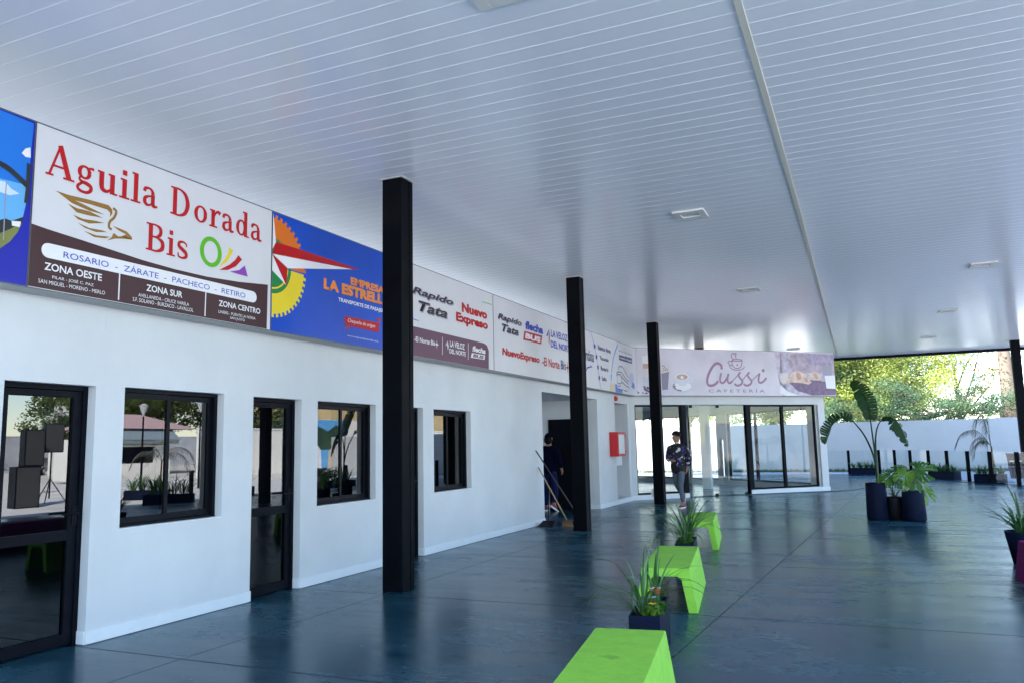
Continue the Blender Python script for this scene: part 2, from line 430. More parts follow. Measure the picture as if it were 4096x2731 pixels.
# ---------------------------------------------------------------- ticket building on the left
bld = thing('station_building', 'long low white ticket building with dark doors and sliding windows under the sign row', 'building', (0, 8, 0))
def FM(u, d, z): return (-d, u, z)
DOORS = [(1.16, 1.93), (3.83, 4.60), (6.45, 7.22), (9.13, 9.90)]
WINS = [(2.21, 3.37), (4.88, 6.04), (7.51, 8.70), (10.20, 11.39)]
ZW = [(0.87, 2.07), (0.872, 2.07), (0.855, 2.062), (0.843, 2.055)]
ops = [(a, b, 0.0, 2.062) for a, b in DOORS] + [(a, b, z0, z1) for (a, b), (z0, z1) in zip(WINS, ZW)] + [(14.45, 17.90, 0.0, 2.535), (19.32, 20.46, 0.125, 2.515)]
mb = MB(); wall_grid(mb, FM, -9.0, 20.66, 0.0, 3.88, 0.18, ops)
mb.box(-0.50, -0.42, 19.2, 20.58, 0.05, 2.6)                         # closed back of the meter niche
mb.box(-0.419, -0.182, 19.2, 19.3195, 0.05, 2.6); mb.box(-0.419, -0.182, 20.4605, 20.58, 0.05, 2.6); mb.box(-0.419, -0.182, 19.32, 20.46, 2.516, 2.6); mb.box(-0.419, -0.182, 19.32, 20.46, 0.05, 0.1245)
mb.build('wall', WHITE, bld)
edges = [-9.0] + [x for p in DOORS for x in p] + [14.45, 17.90, 20.66]
for i in range(0, len(edges), 2):
    mb = MB(); mb.box(0.001, 0.016, edges[i] - (0.0 if i == 0 else 0.004), edges[i + 1] + 0.004 if i + 1 < len(edges) - 1 else edges[i + 1], 0.004, 0.105); mb.build('skirting', PLINTH, bld, bevel=0.003)
for (a, b) in DOORS:                                                 # the skirting returns into each doorway
    mb = MB(); mb.box(-0.085, 0.0, b - 0.014, b + 0.0035, 0.004, 0.105); mb.build('skirting', PLINTH, bld, bevel=0.003)
mb = MB(); mb.box(-1.38, -0.002, 17.884, 17.8995, 0.004, 0.105); mb.build('skirting', PLINTH, bld, bevel=0.003)
mb = MB()
mb.box(-7.0, -0.19, -9.0, 14.30, 3.70, 3.86); mb.box(-7.0, -0.19, 14.302, 20.4, 3.70, 3.86)
mb.build('roof', LIGHTROOF, bld)
# alcove with the dark door
mb = MB()
mb.box(-1.58, -1.40, 14.27, 18.10, 0, 2.70)
mb.box(-1.399, -0.182, 14.27, 14.449, 0, 2.70)
mb.box(-1.399, -0.182, 17.901, 18.10, 0, 2.70)
mb.box(-1.399, -0.182, 14.45, 17.90, 2.536, 2.70)
mb.build('alcove', WHITE, bld)
d = MB(); d.box(-1.23, -0.30, 17.865, 17.8995, 0.0, 2.10)
alc_door = d.build('door', DARK, bld)
h = MB(); h.box(-0.44, -0.36, 17.82, 17.864, 1.0, 1.03); h.build('handle', STEELB, alc_door)
alc_door['label'] = 'dark door at the back of the alcove'
# rooms behind the glass
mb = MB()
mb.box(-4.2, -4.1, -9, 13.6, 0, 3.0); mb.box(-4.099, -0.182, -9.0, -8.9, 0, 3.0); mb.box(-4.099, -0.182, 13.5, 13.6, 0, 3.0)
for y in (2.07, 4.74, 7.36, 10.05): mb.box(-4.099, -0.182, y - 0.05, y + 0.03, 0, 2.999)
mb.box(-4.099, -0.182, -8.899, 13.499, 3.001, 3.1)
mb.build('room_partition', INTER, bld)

def door_unit(a, b):
    f = MB()
    x0, x1 = -0.165, -0.09
    f.box(x0, x1, a + 0.0, a + 0.035, 0.0, 2.06); f.box(x0, x1, b - 0.04, b - 0.0, 0.0, 2.06); f.box(x0, x1, a + 0.0352, b - 0.0402, 2.02, 2.06)
    x0, x1 = -0.155, -0.108
    f.box(x0, x1, a + 0.0355, a + 0.11, 0.012, 2.018); f.box(x0, x1, b - 0.115, b - 0.0405, 0.012, 2.018)
    f.box(x0, x1, a + 0.1102, b - 0.1152, 1.965, 2.018); f.box(x0, x1, a + 0.1102, b - 0.1152, 0.825, 0.905); f.box(x0, x1, a + 0.1102, b - 0.1152, 0.012, 0.10)
    o = f.build('door', DARK, bld, bevel=0.003)
    for z0, z1 in ((0.905, 1.965), (0.10, 0.825)):
        p = MB(); p.face([(-0.132, a + 0.108, z0), (-0.132, b - 0.113, z0), (-0.132, b - 0.113, z1), (-0.132, a + 0.108, z1)])
        p.build('pane', GLASS_T if z0 > 0.5 else GLASS_P, o)
    h = MB(); h.tube([(-0.107, b - 0.065, 1.035), (-0.062, b - 0.065, 1.035), (-0.058, b - 0.085, 1.035), (-0.058, b - 0.21, 1.037)], 0.0095, 8)
    h.box(-0.1075, -0.099, b - 0.088, b - 0.043, 0.94, 1.09)
    h.build('handle', BLACKP, o)
for a, b in DOORS: door_unit(a, b)
def window_unit(a, b, z0, z1):
    f = MB(); x0, x1 = -0.17, -0.085
    f.box(x0, x1, a, a + 0.03, z0 + 0.0, z1); f.box(x0, x1, b - 0.035, b, z0, z1)
    f.box(x0, x1, a + 0.0302, b - 0.0352, z1 - 0.035, z1); f.box(x0, x1, a + 0.0302, b - 0.0352, z0, z0 + 0.03)
    f.box(-0.0849, -0.072, a + 0.002, b - 0.002, z0 + 0.001, z0 + 0.012)
    o = f.build('window', BRONZE, bld, bevel=0.003)
    m = (a + b) / 2 - 0.012
    for (p, q, xx) in ((a + 0.0305, m + 0.02, -0.112), (m - 0.02, b - 0.0355, -0.145)):
        s = MB(); e0, e1 = xx - 0.014, xx + 0.014
        s.box(e0, e1, p, p + 0.04, z0 + 0.031, z1 - 0.036); s.box(e0, e1, q - 0.04, q, z0 + 0.031, z1 - 0.036)
        s.box(e0, e1, p + 0.0402, q - 0.0402, z1 - 0.085, z1 - 0.036); s.box(e0, e1, p + 0.0402, q - 0.0402, z0 + 0.031, z0 + 0.085)
        s.build('sash', BRONZE, o, bevel=0.002)
        g = MB(); g.face([(xx, p + 0.038, z0 + 0.083), (xx, q - 0.038, z0 + 0.083), (xx, q - 0.038, z1 - 0.083), (xx, p + 0.038, z1 - 0.083)])
        g.build('pane', GLASS_T, o)
    s = MB(); s.box(-0.07, 0.004, a + 0.001, b - 0.001, z0 - 0.0, z0 + 0.008); s.build('sill', PLINTH, o)
for (a, b), (z0, z1) in zip(WINS, ZW): window_unit(a, b, z0, z1)
for y, z in ((4.72, 2.60), (7.78, 2.60), (10.16, 2.60), (12.2, 2.62)):   # blank junction plates on the wall under the signs
    mb = MB(); mb.box(0.0005, 0.002, y - 0.06, y + 0.06, z - 0.06, z + 0.06); mb.build('junction_plate', WHITE, bld)

# ---------------------------------------------------------------- cafe at the end of the row
CO = Vector((-0.076, 20.686, 0)); CD = Vector((1, 1, 0)).normalized(); CN = Vector((1, -1, 0)).normalized()
def FC(u, d, z):
    p = CO + CD * u - CN * d; return (p.x, p.y, z)
cafe = thing('cafe_building', 'white glass-fronted cafe pavilion set at an angle at the end of the ticket building', 'building', tuple(CO + CD * 3.3))
mb = MB(); wall_grid(mb, FC, 0.005, 6.63, 0.0, 3.88, 0.2, [(0.235, 1.83, 0.13, 2.515), (1.83, 3.86, 0.0, 2.515), (3.86, 6.385, 0.13, 2.515)])
SL = 4.95                                                            # side wall from the front corner backwards
C1 = CO + CD * 6.63
def FS(u, d, z):
    p = C1 - CN * (0.201 + u) - CD * d; return (p.x, p.y, z)
wall_grid(mb, FS, 0.0, SL - 0.2, 0.0, 3.88, 0.2, [(0.35, SL - 0.55, 0.16, 2.45)])
D = C1 - CN * (SL + 0.002); BD = Vector((-3.95, 2.55, 0)).normalized(); BN = Vector((-BD.y, BD.x, 0))
def FB(u, d, z):
    p = D + BD * u + BN * d; return (p.x, p.y, z)
wall_grid(mb, FB, 0.0, 9.0, 0.0, 3.88, 0.2, [(0.22, 1.62, 0.16, 2.45), (1.95, 3.2, 0.16, 2.45), (3.45, 5.3, 0.16, 2.45), (5.5, 8.6, 0.16, 2.45)])
mb.box(-6.6, -6.42, 20.9, 33.9, 0, 3.69); mb.box(-6.6, -0.4, 20.72, 20.88, 0, 3.69)
mb.build('wall', WHITE, cafe)
for F_, a, b in ((FC, 0.004, 1.83), (FC, 3.862, 6.645), (FS, -0.2, SL - 0.2)):
    mb = MB(); mb.fbox(F_, a, b, -0.016, -0.001, 0.004, 0.12); mb.build('skirting', PLINTH, cafe, bevel=0.003)
E_ = D + BD * 9.0
mb = MB(); mb.prism([(CO.x - 0.15, CO.y + 0.25), (C1.x - 0.3, C1.y + 0.05), (D.x - 0.05, D.y - 0.3), (E_.x, E_.y - 0.3), (E_.x - 0.5, 20.72), (-0.3, 20.72)], lambda x, y: (x, y, 2.72), lambda x, y: (x, y, 2.80))
mb.build('ceiling', mat('cafe_ceiling_paint', (0.62, 0.64, 0.63), 0.7), cafe)
mb = MB(); mb.prism([(CO.x - 0.15, CO.y + 0.25), (C1.x - 0.3, C1.y + 0.05), (D.x - 0.05, D.y - 0.3), (E_.x, E_.y - 0.3), (E_.x - 0.5, 20.72), (-0.3, 20.72)], lambda x, y: (x, y, 3.70), lambda x, y: (x, y, 3.84))
mb.build('roof', LIGHTROOF, cafe)
BMP = mat('cafe_beam_paint', (0.55, 0.57, 0.58), 0.7)
mb = MB(); mb.fbox(FB, 0.05, 8.9, -0.42, -0.02, 2.46, 2.718); mb.build('beam', BMP, cafe)
mb = MB(); mb.fbox(FS, 0.1, SL - 0.25, 0.22, 0.5, 2.46, 2.717); mb.build('beam', BMP, cafe)
mb = MB(); mb.box(0.80, 1.08, 26.0, 26.28, 0.0, 2.717)
mb.build('pillar', WHITE, cafe, bevel=0.006)
def cafe_window(F, a, b, z0, z1, mull, dep=0.10, label=None, w=0.06):
    f = MB()
    f.fbox(F, a, a + w, dep - 0.03, dep + 0.04, z0, z1); f.fbox(F, b - w, b, dep - 0.03, dep + 0.04, z0, z1)
    f.fbox(F, a + w + 2e-4, b - w - 2e-4, dep - 0.03, dep + 0.04, z1 - 0.05, z1); f.fbox(F, a + w + 2e-4, b - w - 2e-4, dep - 0.03, dep + 0.04, z0, z0 + 0.05)
    for m_ in mull: f.fbox(F, m_ - 0.042, m_ + 0.042, dep - 0.031, dep + 0.041, z0 + 0.0502, z1 - 0.0502)
    o = f.build('window', DARK, cafe)
    xs = [a + w] + list(mull) + [b - w]
    for i in range(len(xs) - 1):
        p = MB(); p.face([F(xs[i], dep, z0 + 0.045), F(xs[i + 1], dep, z0 + 0.045), F(xs[i + 1], dep, z1 - 0.045), F(xs[i], dep, z1 - 0.045)])
        p.build('pane', GLASS_C, o)
    return o
cafe_window(FC, 0.2355, 1.69, 0.1305, 2.514, [], 0.05, w=0.035)
cafe_window(FC, 3.96, 6.30, 0.1305, 2.514, [5.115], 0.07, w=0.05)
for a, b in ((1.691, 1.83), (3.82, 3.958)):
    p = MB(); p.fbox(FC, a, b, 0.0, 0.12, 0.0, 2.514); p.build('door_post', DARK, cafe)
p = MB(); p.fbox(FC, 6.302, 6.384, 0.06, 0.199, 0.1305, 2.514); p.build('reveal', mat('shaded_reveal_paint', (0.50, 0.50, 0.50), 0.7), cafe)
cafe_window(FS, 0.352, SL - 0.552, 0.161, 2.449, [1.6, 2.9], 0.10)
for a, b in ((0.222, 1.618), (1.952, 3.198), (3.452, 5.298), (5.502, 8.598)): cafe_window(FB, a, b, 0.161, 2.449, [], 0.10, w=0.045)
for a, b in ((1.955, 2.82), (2.835, 3.80)):
    p = MB(); p.fbox(FC, a, b, 0.052, 0.062, 0.012, 2.50)
    dd = p.build('glass_door', GLASS_C, cafe)
    h = MB()
    u = b - 0.12 if a < 2.5 else a + 0.14
    if a > 2.5:
        q = [FC(u, 0.0, 0.54), FC(u, 0.0, 1.54)]
        h.tube(q, 0.022, 10); h.tube([FC(u, 0.0, 0.66), FC(u, 0.052, 0.66)], 0.012, 8); h.tube([FC(u, 0.0, 1.42), FC(u, 0.052, 1.42)], 0.012, 8)
        h.build('handle', STEELB, dd)
    k = MB(); k.fbox(FC, a + 0.02, a + 0.12, 0.048, 0.066, 2.43, 2.505); k.fbox(FC, b - 0.12, b - 0.02, 0.048, 0.066, 0.01, 0.07); k.build('patch_fitting', BRONZE, dd)

# ---------------------------------------------------------------- canopy roof
CX0, CX1, CY0, CY1, CH = -3.6, 11.6, -3.5, 32.15, 4.5
can = thing('canopy_roof', 'huge flat canopy roof lined with white pvc boards over the concourse', 'canopy', (2, 8, CH))
mb = MB()
y = CY0
while y < CY1 - 0.06:
    y1 = min(y + 0.1955, CY1 - 0.01)
    mb.face([(CX0, y + 0.002, CH), (CX0, y1 - 0.003, CH), (CX1, y1 - 0.003, CH), (CX1, y + 0.002, CH)], 0)
    mb.face([(CX0, y1 - 0.003, CH - 0.0014), (CX0, y1 + 0.002, CH - 0.0014), (CX1, y1 + 0.002, CH - 0.0014), (CX1, y1 - 0.003, CH - 0.0014)], 1)
    mb.face([(CX0, y1 - 0.003, CH + 0.001), (CX0, y1 - 0.003, CH - 0.0014), (CX1, y1 - 0.003, CH - 0.0014), (CX1, y1 - 0.003, CH + 0.001)], 1)
    y += 0.1955
mb.build('ceiling', [CEIL, CJOINT], can)
mb = MB(); mb.box(CX0, CX1, CY0, CY1, CH + 0.01, CH + 0.55); mb.build('roof', ROOF, can)
mb = MB()
mb.box(CX0 - 0.12, CX1 + 0.12, CY1 + 0.001, CY1 + 0.13, CH - 0.10, CH + 0.56); mb.box(CX0 - 0.12, CX1 + 0.12, CY0 - 0.13, CY0 - 0.001, CH - 0.10, CH + 0.56)
mb.box(CX1 + 0.001, CX1 + 0.12, CY0 - 0.0005, CY1 + 0.0005, CH - 0.10, CH + 0.56); mb.box(CX0 - 0.12, CX0 - 0.001, CY0 - 0.0005, CY1 + 0.0005, CH - 0.10, CH + 0.56)
mb.build('fascia', DARK, can)
mb = MB()
sp = [(5.21, -3.5), (5.20, 5.3), (5.19, 7.4), (5.16, 11.0), (5.05, 18.9), (4.90, 32.1)]
for (a, b), (c, dd) in zip(sp[:-1], sp[1:]):
    mb.hexa([(a - 0.025, b, CH - 0.012), (a + 0.025, b, CH - 0.012), (c + 0.025, dd, CH - 0.012), (c - 0.025, dd, CH - 0.012), (a - 0.025, b, CH - 0.001), (a + 0.025, b, CH - 0.001), (c + 0.025, dd, CH - 0.001), (c - 0.025, dd, CH - 0.001)])
mb.build('cover_strip', CREAM, can)

def column(x, y, label, wood=False, z0=0.0):
    t = thing('steel_column', label, 'column', (x, y, z0), 'black steel columns carrying the canopy')
    mb = MB()
    mb.box(x - 0.125, x + 0.125, y - 0.12, y + 0.035, z0, CH - 0.004)
    mb.box(x - 0.125, x + 0.118, y + 0.0352, y + 0.049, z0, CH - 0.004)
    mb.box(x - 0.125, x + 0.125, y + 0.0492, y + 0.125, z0, CH - 0.004)
    mb.build('shaft', BROWNSTEM if wood else STEEL, t, bevel=0.006)
    mb = MB()
    for a in ((-0.155, -0.1265, -0.15, 0.155), (0.1265, 0.155, -0.15, 0.155), (-0.1263, 0.1263, -0.15, -0.1215), (-0.1263, 0.1263, 0.1265, 0.155)):
        mb.box(x + a[0], x + a[1], y + a[2], y + a[3], CH - 0.009, CH - 0.003)
    mb.build('ceiling_trim', LFRAME, t)
    return t
column(1.12, 7.46, 'thick black steel column nearest in view, standing in front of the blue sign')
c2 = column(1.09, 13.50, 'black steel column beside the brooms, in front of the grey sign with red and blue lettering')
c3 = column(0.98, 19.62, 'black steel column in front of the cafe sign, beside the standing person')
column(10.22, 29.62, 'black steel column at the right edge of the photo by the glass balustrade')
column(0.94, 25.86, 'brown column stub rising above the cafe sign to the ceiling', True, 3.84)
column(10.22, 18.6, 'black column outside the frame, mirrored in the second door')
column(10.22, 7.6, 'black column at the concourse edge, outside the frame beside the camera')
b = MB(); b.box(0.80, 0.852, 19.50, 19.60, 0.18, 0.36); tag(b.build('switch_box', GREYBOX, bevel=0.004), 'small grey switch box low on the side of the column near the cafe', 'switch box')

# ---------------------------------------------------------------- ceiling lights
def ceiling_light(x, y, label):
    t = thing('ceiling_light', label, 'ceiling light', (x, y, CH), 'square ceiling lights')
    mb = MB(); o, i1, i2 = 0.205, 0.115, 0.085
    z0, z1 = CH - 0.026, CH - 0.003
    mb.box(x - o, x - i1, y - o, y + o, z0, z1); mb.box(x + i1, x + o, y - o, y + o, z0, z1)
    mb.box(x - i1 + 1e-4, x + i1 - 1e-4, y - o, y - i2, z0, z1); mb.box(x - i1 + 1e-4, x + i1 - 1e-4, y + i2, y + o, z0, z1)
    mb.build('frame', LFRAME, t, bevel=0.004)
    mb = MB(); mb.box(x - i1, x + i1, y - i2, y + i2, CH - 0.012, CH - 0.0045); mb.build('diffuser', DIFF, t)
for x, y, lb in ((3.78, 4.44, 'square ceiling light cut by the top edge of the photo'), (3.84, 10.38, 'square ceiling light with a deep frame left of the cover strip, largest whole one'),
                 (3.80, 16.28, 'second square ceiling light left of the cover strip, behind the largest one'), (7.85, 16.05, 'square ceiling light nearest on the right side of the cover strip'),
                 (7.73, 21.65, 'middle of the three square ceiling lights right of the cover strip'), (7.62, 27.05, 'farthest square ceiling light right of the cover strip near the roof edge'),
                 (3.66, 28.05, 'farthest square ceiling light, just above the cafe sign')):
    ceiling_light(x, y, lb)

# ---------------------------------------------------------------- perimeter wall, grass strip
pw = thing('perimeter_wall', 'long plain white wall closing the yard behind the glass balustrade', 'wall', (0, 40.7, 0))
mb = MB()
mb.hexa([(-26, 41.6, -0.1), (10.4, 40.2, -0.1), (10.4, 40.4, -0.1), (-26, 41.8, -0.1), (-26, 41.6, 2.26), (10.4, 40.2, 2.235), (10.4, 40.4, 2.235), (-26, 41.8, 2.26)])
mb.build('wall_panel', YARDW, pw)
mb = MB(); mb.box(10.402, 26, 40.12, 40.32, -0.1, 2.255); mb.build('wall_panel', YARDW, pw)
mb = MB(); random.seed(5)
for k in range(5000):
    x = random.uniform(-12, 16); y = 40.16 - (x - 10.4) * 0.038 - random.random() ** 2 * 0.7 - 0.02
    h = random.uniform(0.05, 0.17); a = random.uniform(0, 6.28); w = 0.02
    mb.face([(x - w * math.cos(a), y - w * math.sin(a), -0.02), (x + w * math.cos(a), y + w * math.sin(a), -0.02), (x + random.uniform(-.05, .05), y - random.uniform(0, .06), h)])
tag(mb.build('grass', GRASSM), kind='stuff')

# unseen block added on the far end of the canopy to shade the yard
mb = MB(); mb.box(-7.5, CX1 - 0.02, 22.0, CY1 - 0.02, CH + 0.5605, 13.0); mb.build('added_shade_block', WHITE, can)
import json
